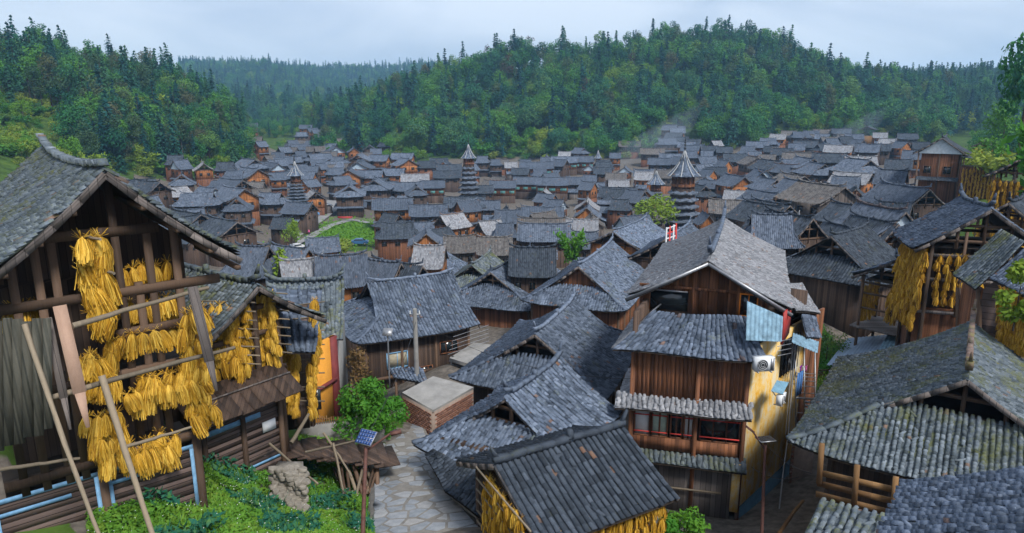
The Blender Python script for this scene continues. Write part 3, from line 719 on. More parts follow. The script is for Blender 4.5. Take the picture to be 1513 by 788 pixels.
def pent(e, xm, xp, hw, z, side, dep=0.8, mode='tile', mat=None, drop=0.35, pitch=0.23, course=0.17, name='pent_roof', over=0.35):
    """narrow lean-to roof running along a wall"""
    mat = mat or T_GREY; out = MB()
    if side[0] == 'y':
        s = 1 if side[1] == '+' else -1
        S = lambda x, t: np.stack(np.broadcast_arrays(np.asarray(x, float), s*(hw+dep*(1-t)), z+drop*t+0.02*np.sin(np.asarray(x)*1.3)), -1); a, b = xm-over, xp+over; fl = s < 0
    else:
        s = 1 if side[1] == '+' else -1; x0 = xp if s > 0 else xm
        S = lambda y, t: np.stack(np.broadcast_arrays(x0+s*dep*(1-t), np.asarray(y, float), z+drop*t+0.02*np.sin(np.asarray(y)*1.3)), -1); a, b = -hw-over, hw+over; fl = s > 0
    one = lambda x: np.ones_like(np.asarray(x, float)); zero = lambda x: np.zeros_like(np.asarray(x, float))
    slope(S, a, b, zero, one, math.hypot(dep, drop), out, pitch, course, mode, flip=fl)
    o = out.build(name, [mat, M_SOFFIT], e)
    if mode == 'tile': o['kind'] = 'stuff'
    return o

# ------------------------------------------------------------------ odd roofs between four corners, walls between two points
def lean_roof(root, name, TL, TR, BL, BR, mat, pitch=0.23, course=0.17, mode='tile', sag=0.06, jit=1.0, npick=0, pick=None, edge=True):
    TL, TR, BL, BR = [np.array(p, float) for p in (TL, TR, BL, BR)]; Wd = np.linalg.norm(BR-BL); Ls = np.linalg.norm((TL+TR-BL-BR)/2)
    def S(x, t):
        x, t = np.broadcast_arrays(np.asarray(x, float), np.asarray(t, float)); s = (x/Wd)[..., None]; t = t[..., None]
        P = (BL*(1-s)+BR*s)*(1-t) + (TL*(1-s)+TR*s)*t
        P[..., 2] -= sag*4*(t*(1-t))[..., 0] - 0.03*jit*np.sin(x*1.1+t[..., 0]*2)
        return P
    one = lambda x: np.ones_like(np.asarray(x, float)); zero = lambda x: np.zeros_like(np.asarray(x, float))
    n = np.cross(BR-BL, TL-BL); out = MB(); picked = []
    slope(S, 0, Wd, zero, one, Ls, out, pitch, course, mode, jit, picked=(picked, pick) if npick else None, npick=npick, flip=n[2] < 0)
    o = out.build(name, [mat, M_SOFFIT], root)
    if mode == 'tile': o['kind'] = 'stuff'
    if picked: loose_tiles(picked, mat, o)
    return o
def tin_roof(root, name, TL, TR, BL, BR, mat, pitch=0.12, amp=0.018):
    TL, TR, BL, BR = [np.array(p, float) for p in (TL, TR, BL, BR)]; n = max(6, int(np.linalg.norm(BR-BL)/pitch*4)); mb = MB()
    s = np.linspace(0, 1, n+1); nrm = np.cross(BR-BL, TL-BL); nrm /= np.linalg.norm(nrm); nrm *= np.sign(nrm[2]) or 1
    for off, fl in ((0, False), (-0.012, True)):
        B = BL+(BR-BL)*s[:,None]; T = TL+(TR-TL)*s[:,None]; w = (amp*np.sin(np.arange(n+1)*math.pi/2)+off)[:,None]*nrm
        V = np.concatenate([B+w, T+w]); i = np.arange(n); Fq = np.stack([i, i+1, i+n+2, i+n+1], 1)
        mb.add(V, Fq[:, ::-1] if fl else Fq)
    return mb.build(name, mat, root)
def panel(root, name, P, Q, z0, z1, mat, th=0.1, z0b=None, z1b=None):
    P, Q = np.array(P[:2], float), np.array(Q[:2], float); a = Q-P; nn = np.array((a[1], -a[0])); nn = nn/np.linalg.norm(nn)*th/2
    z0b = z0 if z0b is None else z0b; z1b = z1 if z1b is None else z1b
    V = [(*(P+nn), z0), (*(Q+nn), z0b), (*(Q-nn), z0b), (*(P-nn), z0), (*(P+nn), z1), (*(Q+nn), z1b), (*(Q-nn), z1b), (*(P-nn), z1)]
    mb = MB(); mb.add(V, BOXF); return mb.build(name, mat, root)
def one_beam(root, name, p, q, w, h, mat, taper=1.0):
    mb = MB(); mb.beam(p, q, w, h, taper=taper); return mb.build(name, mat, root)
def one_tube(root, name, pts, r, mat, n=7, smooth=True):
    mb = MB(); mb.tube(pts, r, n); return mb.build(name, mat, root, smooth)
def local(e):
    c, s = math.cos(e.rotation_euler.z), math.sin(e.rotation_euler.z); o = np.array(e.location)
    def f(P):
        P = np.array(P, float)-o; return np.array((P[0]*c+P[1]*s, -P[0]*s+P[1]*c, P[2]))
    return f
# ------------------------------------------------------------------ the village: prototypes of far houses
PROTO = {}
def far_proto(key, L, W, rise, wh, **kw):
    e = house('timber_house', 'p', 'house', 0, 0, rise+wh, 0, L, W, rise, wh, mode='strip', deep=2.5, pitch=0.34, course=0.28, **kw); PROTO[key] = (e, L, W, rise+wh)
far_proto('plain', 9, 7.2, 2.3, 4.6, mat=T_FAR, wall=W_DARK, posts=False)
far_proto('hip', 7.5, 8, 2.5, 5.0, tv=0.5, ds=1.5, mat=T_FAR, wall=W_DARK, posts=False, belt=[(2.3,'y-',.9),(2.3,'y+',.9),(2.3,'x+',.9),(2.3,'x-',.9)])
far_proto('orange', 8, 7, 2.3, 5.0, mat=T_FAR, wall=W_RED, upper=W_ORANGE, gable='boards', posts=True, belt=[(2.2,'y-',.8),(2.2,'y+',.8)])
far_proto('dark', 8.5, 7.2, 2.3, 4.6, mat=T_DARK, wall=W_DARK, posts=False)
far_proto('hipdark', 7.5, 8, 2.5, 4.8, tv=0.45, ds=1.5, mat=T_DARK, wall=W_RED, posts=False)
far_proto('teal', 10, 7, 2.2, 4.8, mat=T_FAR, wall=W_DARK, upper=W_RED, posts=False, windows=[(s, u, 3.6, 1.9, 1.0, W_OCHRE, M_TEAL, 2) for s in ('y+','y-') for u in (-3.2,0,3.2)]+[(s, 0, 3.4, 1.6, 1.0, W_OCHRE, M_TEAL, 2) for s in ('x+','x-')])
far_proto('brown', 8.5, 7, 2.2, 4.4, mat=T_BROWN, wall=W_RED, posts=False, gable='boards', upper=W_GREY)
far_proto('pale', 8.5, 7.2, 2.3, 4.6, mat=T_PALE, wall=W_RED, upper=W_ORANGE, posts=False)
far_proto('white', 8, 7, 2.3, 4.8, mat=T_FAR, wall=W_DARK, upper=W_RED, gable='boards', posts=False, belt=[(2.2,'x+',1.0),(2.2,'x-',1.0)])
for key, side in (('plain', -1), ('dark', 1), ('brown', 1), ('pale', -1)):                # lean-to sheds on one long side
    e_, L_, W_, _ = PROTO[key]; m = MB(); y_ = side*(W_/2+.3); m.box((-.6, y_, .2), (L_*.5, 2.4, 4.0)); m.build('shed', W_GREY, e_)
    lean_roof(e_, 'shed_roof', (-L_*.28-.8, side*(W_/2-.8), 3.3), (L_*.28-.3, side*(W_/2-.8), 3.3), (-L_*.28-.8, side*(W_/2+2.0), 2.3), (L_*.28-.3, side*(W_/2+2.0), 2.3), T_GREY, mode='strip', pitch=.34, course=.28)
for c in PROTO['white'][0].children:
    if c.name.startswith('gable'): c.data.materials[0] = mat_plain('pale_boards', (0.34, 0.42, 0.50), 0.7)
T_TIN = mat_plain('blue_tin', (0.22, 0.33, 0.48), 0.4, 0.2, 2, 0.3)
KIND_WORDS = {'plain': 'dark timber house with grey gabled roof', 'hip': 'timber house with hipped grey roof', 'orange': 'timber house with orange upper storey',
  'dark': 'timber house with nearly black tiled roof', 'hipdark': 'red brown house with dark hipped roof', 'teal': 'long timber house with teal windows',
  'pale': 'timber house with pale weathered roof', 'brown': 'brown roofed timber house', 'white': 'timber house with pale boarded gable'}
_used = []
_groups = {}
PX_ZONES = lambda x, y, d: ('up the side valley' if (x < 520 and d > 270) else 'beside the drum tower with the bushy tree' if (abs(x-1000) < 130 and 110 < d < 215) else 'around the tall slim drum tower' if (abs(x-692) < 120 and d > 150) else 'around the squat drum tower by the street' if (x < 560 and d > 120) else 'at the foot of the wooded hill' if d > 265 else 'on the rise below the tall granary' if x > 1150 else 'in the middle of the village')
def put(kind, X, Y, yaw, sL, sW, label=None, sz=None, dz=0.0):
    if kind == 'plain' and random.random() < .55: kind = random.choice(['pale', 'orange', 'hip', 'brown', 'dark'])
    e, L, W, hh = PROTO[kind]
    z = gz(X, Y); c = copy_tree(e) if e.get('taken') else e
    if not e.get('taken'): e['taken'] = 1
    else: del c['taken']
    c.location = (X, Y, z+dz); c.rotation_euler = (0, 0, yaw); c.scale = (sL, sW, sz or (0.5*(sL+sW)*0.4+0.6))
    x, y, d = [float(q[0]) for q in px_of((X, Y, z))]
    zone = PX_ZONES(x, y, d); word = KIND_WORDS[kind]
    size = 'small ' if sL < 0.8 else ('long ' if sL > 1.35 and 'long' not in word else '')
    tag(c, label or f'{size}{word} {zone}', 'house', f'village houses {zone}')
    _used.append((X, Y, 0.5*max(L*sL, W*sW)))
    return c
def far_house(typ, x, y, w, rel=0.0, kind=None, label=None, hs=1.12):
    """E: long roof face towards us, (x,y) the ridge middle, w its length in view; G: gable towards us, (x,y) the apex, w the gable width in view"""
    kind = kind or random.choice(['plain','plain','hip','dark','hipdark','brown','orange','white']); e, L, W, hh = PROTO[kind]
    p, d = on_ground(x, y, hh*0.98*hs, 60); az = math.atan2(p.x, p.y)
    size = 1.14*w*d/FPX
    if typ == 'E':
        sL = np.clip(size/max(0.4, math.cos(R(rel)))/L, 0.45, 2.2); sW = np.clip(sL**0.4, 0.75, 1.2); yaw = -az + R(rel); X, Y = p.x, p.y
    else:
        sW = np.clip(size/max(0.5, math.cos(R(rel)))/W, 0.5, 1.5); sL = np.clip(sW, 0.7, 1.25); yaw = -az - math.pi/2 + R(rel)
        X, Y = p.x - math.cos(yaw)*L*sL/2, p.y - math.sin(yaw)*L*sL/2
    return put(kind, X, Y, yaw, float(sL), float(sW), label, sz=hs*float(np.clip(0.55+0.45*sW, 0.8, 1.15)))
def listing(x0, y0, k, rows):
    for r in rows:
        typ, cx, cy, w = r[:4]; far_house(typ, x0+cx*k, y0+cy*k, w*k, r[4] if len(r) > 4 else random.uniform(-9, 9), r[5] if len(r) > 5 else None)
K = 0.3046
random.seed(5)
listing(180, 180, K, [('E',75,285,145,5,'dark'),('E',365,352,130,-14,'hip'),('G',190,330,120,35,'dark'),('E',548,237,70,-25,'hip'),('G',455,335,100,30,'white'),('G',600,365,185,32,'orange'),('G',475,500,175,38,'dark'),
  ('G',665,258,135,35,'orange'),('G',650,215,120,30,'hip'),('G',590,315,120,35,'plain'),('E',680,190,60,-10,'plain'),('E',860,395,110,-35,'plain'),('G',430,480,90,20,'plain'),('G',360,505,80,25,'dark'),('E',740,180,60,10,'plain'),
  ('G',760,215,80,20,'white'),('E',790,240,80,15,'plain'),('E',720,345,90,-25,'hip'),('E',640,285,90,-20,'plain'),('E',250,470,190,0,'dark'),('E',110,360,110,20,'plain'),('E',780,455,80,-25,'dark'),('G',940,340,90,10,'plain'),('E',330,420,120,0,'plain')])
listing(400, 180, K, [('E',305,195,80,8,'orange'),('G',320,140,90,10,'white'),('E',280,142,70,5,'plain'),('G',420,180,110,-12,'plain'),('G',420,215,130,-15,'white'),('E',525,168,85,-22,'orange'),('E',640,160,95,-18,'orange'),
  ('G',672,202,105,22,'orange'),('E',595,232,95,-8,'orange'),('E',755,195,80,-5,'hipdark'),('E',815,182,80,3,'hipdark'),('E',855,245,120,0,'dark'),('E',700,262,130,0,'plain'),('E',665,300,130,2,'plain'),('E',785,287,110,0,'teal'),
  ('G',375,262,150,-8,'plain'),('G',380,330,135,-3,'hip'),('E',480,250,130,-15,'plain'),('G',500,305,135,-10,'hip'),('G',230,335,85,10,'dark'),('E',590,385,175,0,'orange'),('E',765,410,170,2,'plain'),('E',730,478,100,4,'orange'),
  ('E',615,492,140,-2,'hipdark'),('E',885,435,100,0,'plain'),('E',915,542,140,3,'brown'),('E',770,572,135,-10,'plain'),('G',745,660,150,52,'plain'),('G',195,585,130,45,'plain'),('E',150,690,140,8,'plain'),('E',340,652,250,2,'plain'),
  ('E',540,640,150,-35,'plain'),('E',30,250,80,10,'plain'),('E',170,250,90,-20,'plain'),('E',230,190,80,15,'plain'),('E',60,180,90,0,'plain'),('E',130,215,80,25,'hip'),('E',190,215,80,-15,'plain'),('G',405,130,60,5,'orange'),('G',440,105,55,-10,'orange'),('G',480,120,60,0,'plain'),('E',460,150,60,0,'brown'),('E',510,130,50,0,'orange'),('E',550,95,45,0,'hip')])
listing(650, 180, K, [('E',470,205,150,0,'teal'),('E',605,175,118,1,'teal'),('E',700,170,90,0,'teal'),('E',270,185,48,4,'plain'),('E',308,180,52,-4,'brown'),('E',415,185,55,3,'plain'),('E',510,175,48,-3,'plain'),('E',45,215,110,0,'dark'),
  ('E',220,305,80,0,'plain'),('E',305,287,118,0,'teal'),('E',415,270,108,0,'teal'),('E',545,277,148,0,'teal'),('E',660,268,90,0,'plain'),('E',728,255,60,0,'orange'),('E',790,222,80,0,'dark'),('E',865,330,165,0,'dark'),
  ('E',120,377,180,0,'dark'),('E',245,377,90,0,'plain'),('E',500,422,190,0,'plain'),('E',330,442,140,0,'plain'),('E',235,470,95,0,'plain'),('E',315,490,95,0,'plain'),('E',500,472,235,0,'plain'),('E',510,503,235,0,'plain'),('E',690,470,150,0,'plain'),('E',705,515,120,0,'plain'),
  ('E',265,537,165,0,'plain'),('E',855,250,90,0,'brown')])
listing(900, 170, K, [('E',100,135,95,2,'brown'),('E',30,180,50,0,'orange'),('E',210,165,110,0,'plain'),('E',300,195,100,-4,'white'),('E',295,45,45,0,'plain'),('E',345,55,45,0,'white'),('E',325,88,50,0,'plain'),('E',360,105,50,0,'dark'),('E',395,152,80,-10,'orange'),
  ('E',435,140,50,0,'white'),('E',490,150,70,0,'dark'),('E',560,155,70,5,'dark'),('E',160,270,85,0,'plain'),('E',612,195,100,4,'hipdark'),('G',722,220,100,20,'brown'),('E',720,135,95,2,'white'),('E',830,160,70,0,'brown'),('E',925,185,110,0,'brown'),('E',785,150,60,0,'dark'),('E',955,130,90,0,'dark'),
  ('E',482,310,80,-5,'plain'),('E',515,255,90,0,'dark'),('G',470,345,100,38,'hipdark'),('E',605,300,110,-6,'plain'),('G',665,320,110,35,'plain'),('G',815,310,100,38,'hip'),('G',762,270,90,25,'white'),('E',860,240,100,-25,'plain'),('E',610,425,220,6,'brown'),('G',490,440,80,15,'orange'),
  ('G',820,385,115,42,'plain'),('G',845,440,150,45,'dark'),('E',790,478,200,8,'plain'),('E',880,215,90,-12,'plain'),('E',940,260,90,-30,'plain'),('E',700,185,80,10,'plain'),('E',770,190,70,-10,'brown'),('E',250,215,110,0,'plain')])
listing(1150, 180, 0.406, [('E',100,75,75,2,'dark'),('E',220,90,90,-6,'plain'),('E',15,100,70,0,'dark'),('E',75,120,100,-3,'brown'),('E',185,122,110,0,'plain'),('E',240,45,40,0,'brown'),('E',320,85,65,0,'dark'),('E',375,80,60,0,'dark'),('G',130,147,90,30,'plain'),('G',170,160,90,30,'hip'),
  ('G',95,212,105,35,'brown'),('G',130,237,115,38,'plain'),('G',15,155,90,40,'plain'),('E',415,165,90,-8,'orange'),('G',345,162,90,40,'plain'),('E',300,130,100,10,'plain'),('E',440,135,80,0,'dark'),('G',245,236,150,48,'brown'),('G',45,300,120,42,'dark'),('G',130,346,130,46,'dark'),('G',345,302,110,45,'dark'),('G',470,300,155,42,'white'),
  ('G',555,240,120,45,'plain'),('G',500,215,100,40,'plain'),('E',420,280,110,-10,'dark'),('E',30,240,90,-30,'plain'),('E',490,100,60,0,'orange'),('E',470,45,60,10,'dark'),('E',520,70,50,10,'dark'),('G',430,446,120,45,'dark'),('G',40,395,110,40,'dark'),('G',330,380,110,42,'dark'),('E',270,190,120,-20,'plain'),('E',120,35,50,0,'white'),('E',160,45,45,0,'orange')])
far_house('G', 352, 338, 62, 30, 'dark'); far_house('E', 372, 352, 40, -30, 'hip'); far_house('G', 300, 330, 60, 30, 'plain')
# houses strung up the side valley
for x, y in [(372,183),(378,200),(385,208),(452,186),(462,190),(470,193),(478,196),(484,204),(440,213),(447,208),(455,215),(462,209),(470,216),(497,205),(443,222),(452,226),(436,230),(480,226),(490,222),(500,232),(425,232),(413,236),(400,240),(388,236),(466,228),(474,240),(487,243),(507,240),(432,206),(420,216),(410,224),(445,196),(488,212),(430,218),(476,208),(398,228)]:
    far_house('E', x, y, random.uniform(12, 18), random.uniform(-30, 30), random.choice(['orange','orange','plain','brown','hip']))
for x, y in [(990,186),(1001,190),(996,197),(1006,203),(985,206),(1015,211),(1024,206),(1150,199),(1166,194),(1183,196),(1199,199),(1214,193),(1243,191),(1262,199),(1301,196),(1312,205),(1329,210),(1135,205),(1225,203)]:
    far_house('E', x, y, random.uniform(17, 24), random.uniform(-25, 25), random.choice(['orange','brown','dark','white','pale','hip']))
# fill what is left of the valley floor so that roof meets roof
for i in range(5000):
    u = random.uniform(180, 1480); d = math.sqrt(random.uniform(105**2, 335**2)); X, Y = (u-756.5)/FPX*d, d*0.99
    x, y, dd = [float(q[0]) for q in px_of((X, Y, gz(X, Y)))]
    if y < 214 + (26 if x < 1000 else 0) or (x < 380 and y < 268) or (x > 1330 and dd > 70 and y < 330): continue
    if 395 < x < 570 and 306 < y < 400: continue                        # street, garden plot and parked cars
    if abs(x-1012) < 26 and 120 < dd < 185 or abs(x-692) < 22 and dd > 190 and dd < 260 or abs(x-435) < 22 and 180 < dd < 240: continue
    if any((X-a)**2+(Y-b)**2 < (r+2.5)**2 for a, b, r in _used): continue
    if len(_used) > 318: break
    k = random.choice(['plain','hip','dark','brown','orange','pale','white','hipdark']); az = math.atan2(X, Y)
    put(k, X, Y, -az + R(random.choice([0, 35, -35, 90])+random.uniform(-10, 10)), random.uniform(0.62, 0.95), random.uniform(0.75, 0.95), sz=random.uniform(.95,1.25))
print('HOUSES', len(_used))
# ------------------------------------------------------------------ houses of the middle distance, each with its own shape
def fit_house(name, label, A, d, B, W, rise, wall_h, shift=0.0, **kw):
    cx, cy, zr, yaw, L = ridge_fit(A[0], A[1], d, B[0], B[1])
    L0 = kw.pop('L', L); ax, ay = cx+math.cos(yaw)*L/2, cy+math.sin(yaw)*L/2
    cx, cy = ax-math.cos(yaw)*(L0/2+shift), ay-math.sin(yaw)*(L0/2+shift)
    return house(name, label, 'house', cx, cy, zr, yaw, L0, W, rise, wall_h, **kw)
win = lambda ax, u, z, w, h, pane=None, bars=2, fr=None: (ax, u, z, w, h, fr or W_RED, pane or M_GLASS, bars)
# house with the utility pole
hC = fit_house('timber_house', 'broad timber house with long grey roof slope beside the concrete utility pole', (543,418), 48, (661,404), 9.4, 2.9, 3.9, L=6.6, tv=0.45, ds=2.3, ends='+', mat=T_GREY, wall=W_DARK,
    windows=[win('y+', 2.6, 2.2, 1.5, 1.15, mat_plain('curtain', (0.30, 0.27, 0.2)), 1, M_BLUEPAINT), win('y+', -1.2, 2.5, 1.4, 0.9), win('y+', 0.6, 1.0, 1.1, 0.8)], course=0.2)
m = MB(); m.box((0.4, 4.2, 1.15), (8.0, 0.16, 0.22)); m.build('rail_beam', W_BEAM, hC)
# hip-and-gable house over the lane
hD = fit_house('timber_house', 'grey hip and gable house with open dark gable above the mossy skirt roof', (781,502), 36, (845,445), 8.8, 2.7, 3.4, shift=0.9, L=7.6, tv=0.45, ds=1.7, ends='+-', mat=T_GREY, wall=W_DARK, windows=None)
hE = fit_house('timber_house', 'low house with patched bluish roof and hanging skirt roof at the lane bend', (740,592), 27, (806,545), 6.2, 2.1, 2.4, shift=0.3, L=5.2, tv=0.42, ds=2.1, ends='+', mat=T_GREY, wall=W_DARK, windows=None, jit=1.5)
hG = fit_house('timber_house', 'red brown plank house with hip and gable roof behind the flat concrete roof', (719,406), 62, (779,370), 9.6, 3.0, 3.6, shift=1.0, tv=0.5, ds=1.6, ends='+', mat=T_GREY, wall=W_RED, windows=None)
hH = fit_house('timber_house', 'house with boarded gable between wide skirt roofs and reddish plank walls', (850,397), 54, (902,358), 8.8, 3.0, 2.6, shift=0.8, tv=0.42, ds=1.7, ends='+-', mat=T_GREY, wall=W_RED, upper=None, gable='boards', windows=None)
hO = fit_house('timber_house', 'house with glowing orange timber frame showing under its grey roof', (905,342), 82, (955,322), 7.5, 2.0, 3.4, tv=0.0, mat=T_GREY, wall=W_ORANGE, upper=None, windows='std', mode='strip', pitch=0.3)
hR = fit_house('timber_house', 'weathered house with wide open truss gable above a mossy skirt roof', (1220,351), 52, (1276,336), 9.0, 3.0, 3.2, shift=0.8, L=7.0, tv=0.45, ds=2.0, ends='+', mat=T_DARK, wall=W_DARK, windows=None)
hR2 = fit_house('timber_house', 'weathered house with open truss gable standing behind the mossy skirt roofed one', (1190,356), 64, (1245,340), 8.0, 2.7, 3.0, tv=0.4, ds=1.5, ends='+', mat=T_DARK, wall=W_DARK, windows=None)
hR3 = fit_house('timber_house', 'dark house with broken roof between the weathered truss gable and the small rice shed', (1325,352), 60, (1365,338), 8.0, 2.6, 3.0, tv=0.0, mat=T_DARK, wall=W_DARK, windows=None)
hP = fit_house('timber_house', 'pale grey roofed house directly behind the yellow walled house', (1130,345), 62, (1180,322), 8.5, 2.6, 3.0, tv=0.0, mat=T_PALE, wall=W_DARK, windows=None)
hP2 = fit_house('timber_house', 'grey roofed house tucked beside the red and white roof frame', (985,352), 62, (1020,330), 8.0, 2.5, 3.0, tv=0.0, mat=T_GREY, wall=W_DARK, windows=None)
hM = fit_house('timber_house', 'small mossy roofed house beside the red brown plank house', (697,392), 74, (725,372), 7.0, 2.3, 3.0, tv=0.4, ds=1.4, ends='+', mat=T_MOSS, wall=W_DARK, windows=None)
hN = fit_house('timber_house', 'house with pale grey gabled roof below the brown roofed row', (625,384), 82, (650,364), 7.5, 2.4, 3.0, tv=0.0, mat=T_GREY, wall=W_DARK, windows=None)
hQ = fit_house('timber_house', 'house with smooth grey roof lying behind the house with the utility pole', (520,398), 78, (585,392), 8.5, 2.4, 3.0, tv=0.0, mat=T_GREY, wall=W_RED, windows=None)
far_house('E', 787, 357, 62, 0, 'dark', 'house with plain dark maroon roof beside the feathery green tree')
# assembly hall with a raised middle roof
p_, d_ = on_ground(894, 300, 6.0, 90); az = math.atan2(p_.x, p_.y)
hall = house('assembly_hall', 'wide hall with a raised middle roof and orange plank front', 'hall', p_.x, p_.y, p_.z, -az, 9.5, 8.5, 2.2, 4.0, tv=0.5, ds=1.5, mat=T_FAR, wall=W_ORANGE, mode='strip', pitch=0.3)
house_roof(hall, 4.4, 3.6, 6.0, 1.0, .3, 0, 0, '', 'strip', T_FAR, pitch=0.3)
m = MB(); m.box((0,0,5.9), (3.8, 2.6, 0.8)); m.build('raised_wall', W_DARK, hall)
# block with a blue metal roof
p_, d_ = on_ground(706, 305, 5.5, 90); az = math.atan2(p_.x, p_.y); e = empty('modern_house', (p_.x, p_.y, p_.z-5.6), -az); tag(e, 'plain house with flat blue metal roof and orange base', 'house')
m = MB(); m.box((0,0,0.6), (5.6, 5, 4.4)); m.build('lower_wall', W_ORANGE, e); m = MB(); m.box((0,0,4.1), (5.6, 5, 2.6)); m.build('upper_wall', M_WHITE, e)
tin_roof(e, 'roof', (-3.4,2.9,5.9), (3.4,2.9,5.9), (-3.4,-3.2,5.3), (3.4,-3.2,5.3), T_TIN, 0.3, 0.03)
for u in (-1.8, -0.6, 0.6, 1.8): window(e, (u, -2.5, 4.0), 'y-', 1.0, 1.2, W_OCHRE, M_WHITE)
# ------------------------------------------------------------------ drum towers
M_EAVE = mat_plain('limewashed_eaves', (0.34, 0.35, 0.36), 0.8)
def drum_tower(label, x, ytop, d, scale, ybase_drop, tiers, r0, r1, top_r, n=8):
    """octagonal tower of stacked eaves with a lantern storey and a pointed roof; top of the roof seen at (x, ytop), d deep"""
    P = at(x, ytop, d); Ht = ybase_drop; e = empty('drum_tower', (P.x, P.y, P.z-Ht), R(22.5)); tag(e, label, 'tower')
    hroof, hlan = 3.9*scale, 2.1*scale; body = Ht-hroof-hlan
    def ring(mb, ra, za, rb, zb, k=n):
        A = [(ra*math.cos(2*math.pi*i/k), ra*math.sin(2*math.pi*i/k), za) for i in range(k)]; B = [(rb*math.cos(2*math.pi*i/k), rb*math.sin(2*math.pi*i/k), zb) for i in range(k)]
        mb.add(A+B, [(i, (i+1)%k, k+(i+1)%k, k+i) for i in range(k)])
    th = body/(tiers+0.6); m = MB(); ring(m, r0*0.72, -4, r1*0.74, body); m.build('core', W_DARK, e)
    for i in range(tiers):
        z = th*(i+0.9); f = i/max(1, tiers-1); r = r0*(1-f)+r1*f; mb = MB(); k = n*9
        ang_ = np.linspace(0, 2*math.pi, k, endpoint=False); a8 = 2*math.pi/n
        rad_ = 1/np.cos(((ang_+a8/2) % a8)-a8/2)*math.cos(a8/2)
        rib = np.where(np.arange(k) % 2 == 0, 0.05, 0.0)*scale
        tip = ((np.abs(((ang_+a8/2) % a8)-a8/2)/(a8/2)))**4
        rows = []
        for s, zz in ((1.0, 0.0), (0.86, 0.16), (0.68, 0.46)):
            rr = r*s*rad_; rows.append(np.stack([rr*np.cos(ang_), rr*np.sin(ang_), z + zz*th + rib + tip*0.16*th*(1 if s == 1 else 0)], 1))
        V = np.concatenate(rows); j = np.arange(k); Fq = np.concatenate([np.stack([q*k+j, q*k+(j+1)%k, (q+1)*k+(j+1)%k, (q+1)*k+j], 1) for q in (0, 1)])
        mb.add(V, Fq, np.stack([np.tile(j*0.5, 3), np.repeat([0.2, 1.6, 3.2], k)], 1)); t_ = mb.build('eave', T_FAR, e)
        eb = MB()
        for q in range(n):
            a, b = ang_[q*9], ang_[((q+1)*9) % k]
            eb.beam((r*math.cos(a)*rad_[q*9]*.98, r*math.sin(a)*rad_[q*9]*.98, z-0.05*th), (r*math.cos(b)*rad_[((q+1)*9)%k]*.98, r*math.sin(b)*rad_[((q+1)*9)%k]*.98, z-0.05*th), 0.07*scale, 0.13*scale)
        eb.build('fascia', M_EAVE, t_)
    zl = body; m = MB(); ring(m, r1*0.62, zl, r1*0.62, zl+hlan); m.build('lantern', W_RED, e)
    for q in range(n):
        a = 2*math.pi*q/n; m = MB(); m.box((r1*.66*math.cos(a), r1*.66*math.sin(a), zl+hlan/2), (.16*scale, .16*scale, hlan)); m.build('post', W_RED, e)
    m = MB(); ring(m, r1*.74, zl+.15*hlan, r1*.74, zl+.35*hlan); m.build('railing', W_RED, e)
    mb = MB(); k = n*5; ang_ = np.linspace(0, 2*math.pi, k, endpoint=False); a8 = 2*math.pi/n; rad_ = 1/np.cos(((ang_+a8/2) % a8)-a8/2)*math.cos(a8/2)
    rib = np.where(np.arange(k) % 2 == 0, 0.10, 0.0)*scale; rows = []; zz = [0, .12, .3, .52, .76, 1]; ss = [1, .80, .56, .34, .16, .03]
    for s, z in zip(ss, zz):
        rr = top_r*s*rad_; rows.append(np.stack([rr*np.cos(ang_), rr*np.sin(ang_), zl+hlan*.92+z*hroof + rib*s], 1))
    V = np.concatenate(rows); j = np.arange(k); mb.add(V, np.concatenate([np.stack([q*k+j, q*k+(j+1)%k, (q+1)*k+(j+1)%k, (q+1)*k+j], 1) for q in range(5)]), np.stack([np.tile(j*0.5, 6), np.repeat(np.array(zz)*18, k)], 1)); ro = mb.build('spire_roof', T_GREY, e)
    for q in range(n):
        a = 2*math.pi*q/n; m = MB(); L_ = [(top_r*s*1.01*math.cos(a), top_r*s*1.01*math.sin(a), zl+hlan*.92+z*hroof+.07*scale) for s, z in zip(ss, zz)]
        m.tube(L_, .09*scale, 5); m.build('rib', M_EAVE, ro)
    m = MB(); m.tube([(0,0,Ht-.3), (0,0,Ht+2.6*scale)], [.09*scale, .02*scale], 6)
    for h_ in (.3, .8, 1.2, 1.55): m.tube([(0,0,Ht+(h_-.14)*scale), (0,0,Ht+h_*scale), (0,0,Ht+(h_+.14)*scale)], [.06*scale, (.3-.1*h_)*scale, .06*scale], 8)
    m.build('finial', M_BLACK, e)
    return e
drum_tower('big drum tower with stacked grey eaves and red lantern beside the bushy tree', 1012, 222, 155, 1.45, 22.5, 8, 5.4, 3.7, 3.75)
drum_tower('tall slim drum tower with white edged eaves and pointed spire', 692, 213, 225, 1.15, 24, 10, 5.2, 2.6, 2.7)
drum_tower('squat drum tower with many close eaves beside the street', 435, 238, 188, 1.0, 17, 12, 5.0, 2.0, 2.2)
drum_tower('small drum tower rising from the roofs below the granary rise', 1268, 228, 235, 0.9, 13, 7, 4.0, 1.6, 1.8)
drum_tower('small distant drum tower in front of the wooded hill', 884, 222, 300, 0.9, 11, 6, 3.6, 1.5, 1.8)
drum_tower('little pointed pavilion roof beside the big drum tower', 970, 252, 200, 1.0, 9, 3, 3.0, 2.2, 2.8)
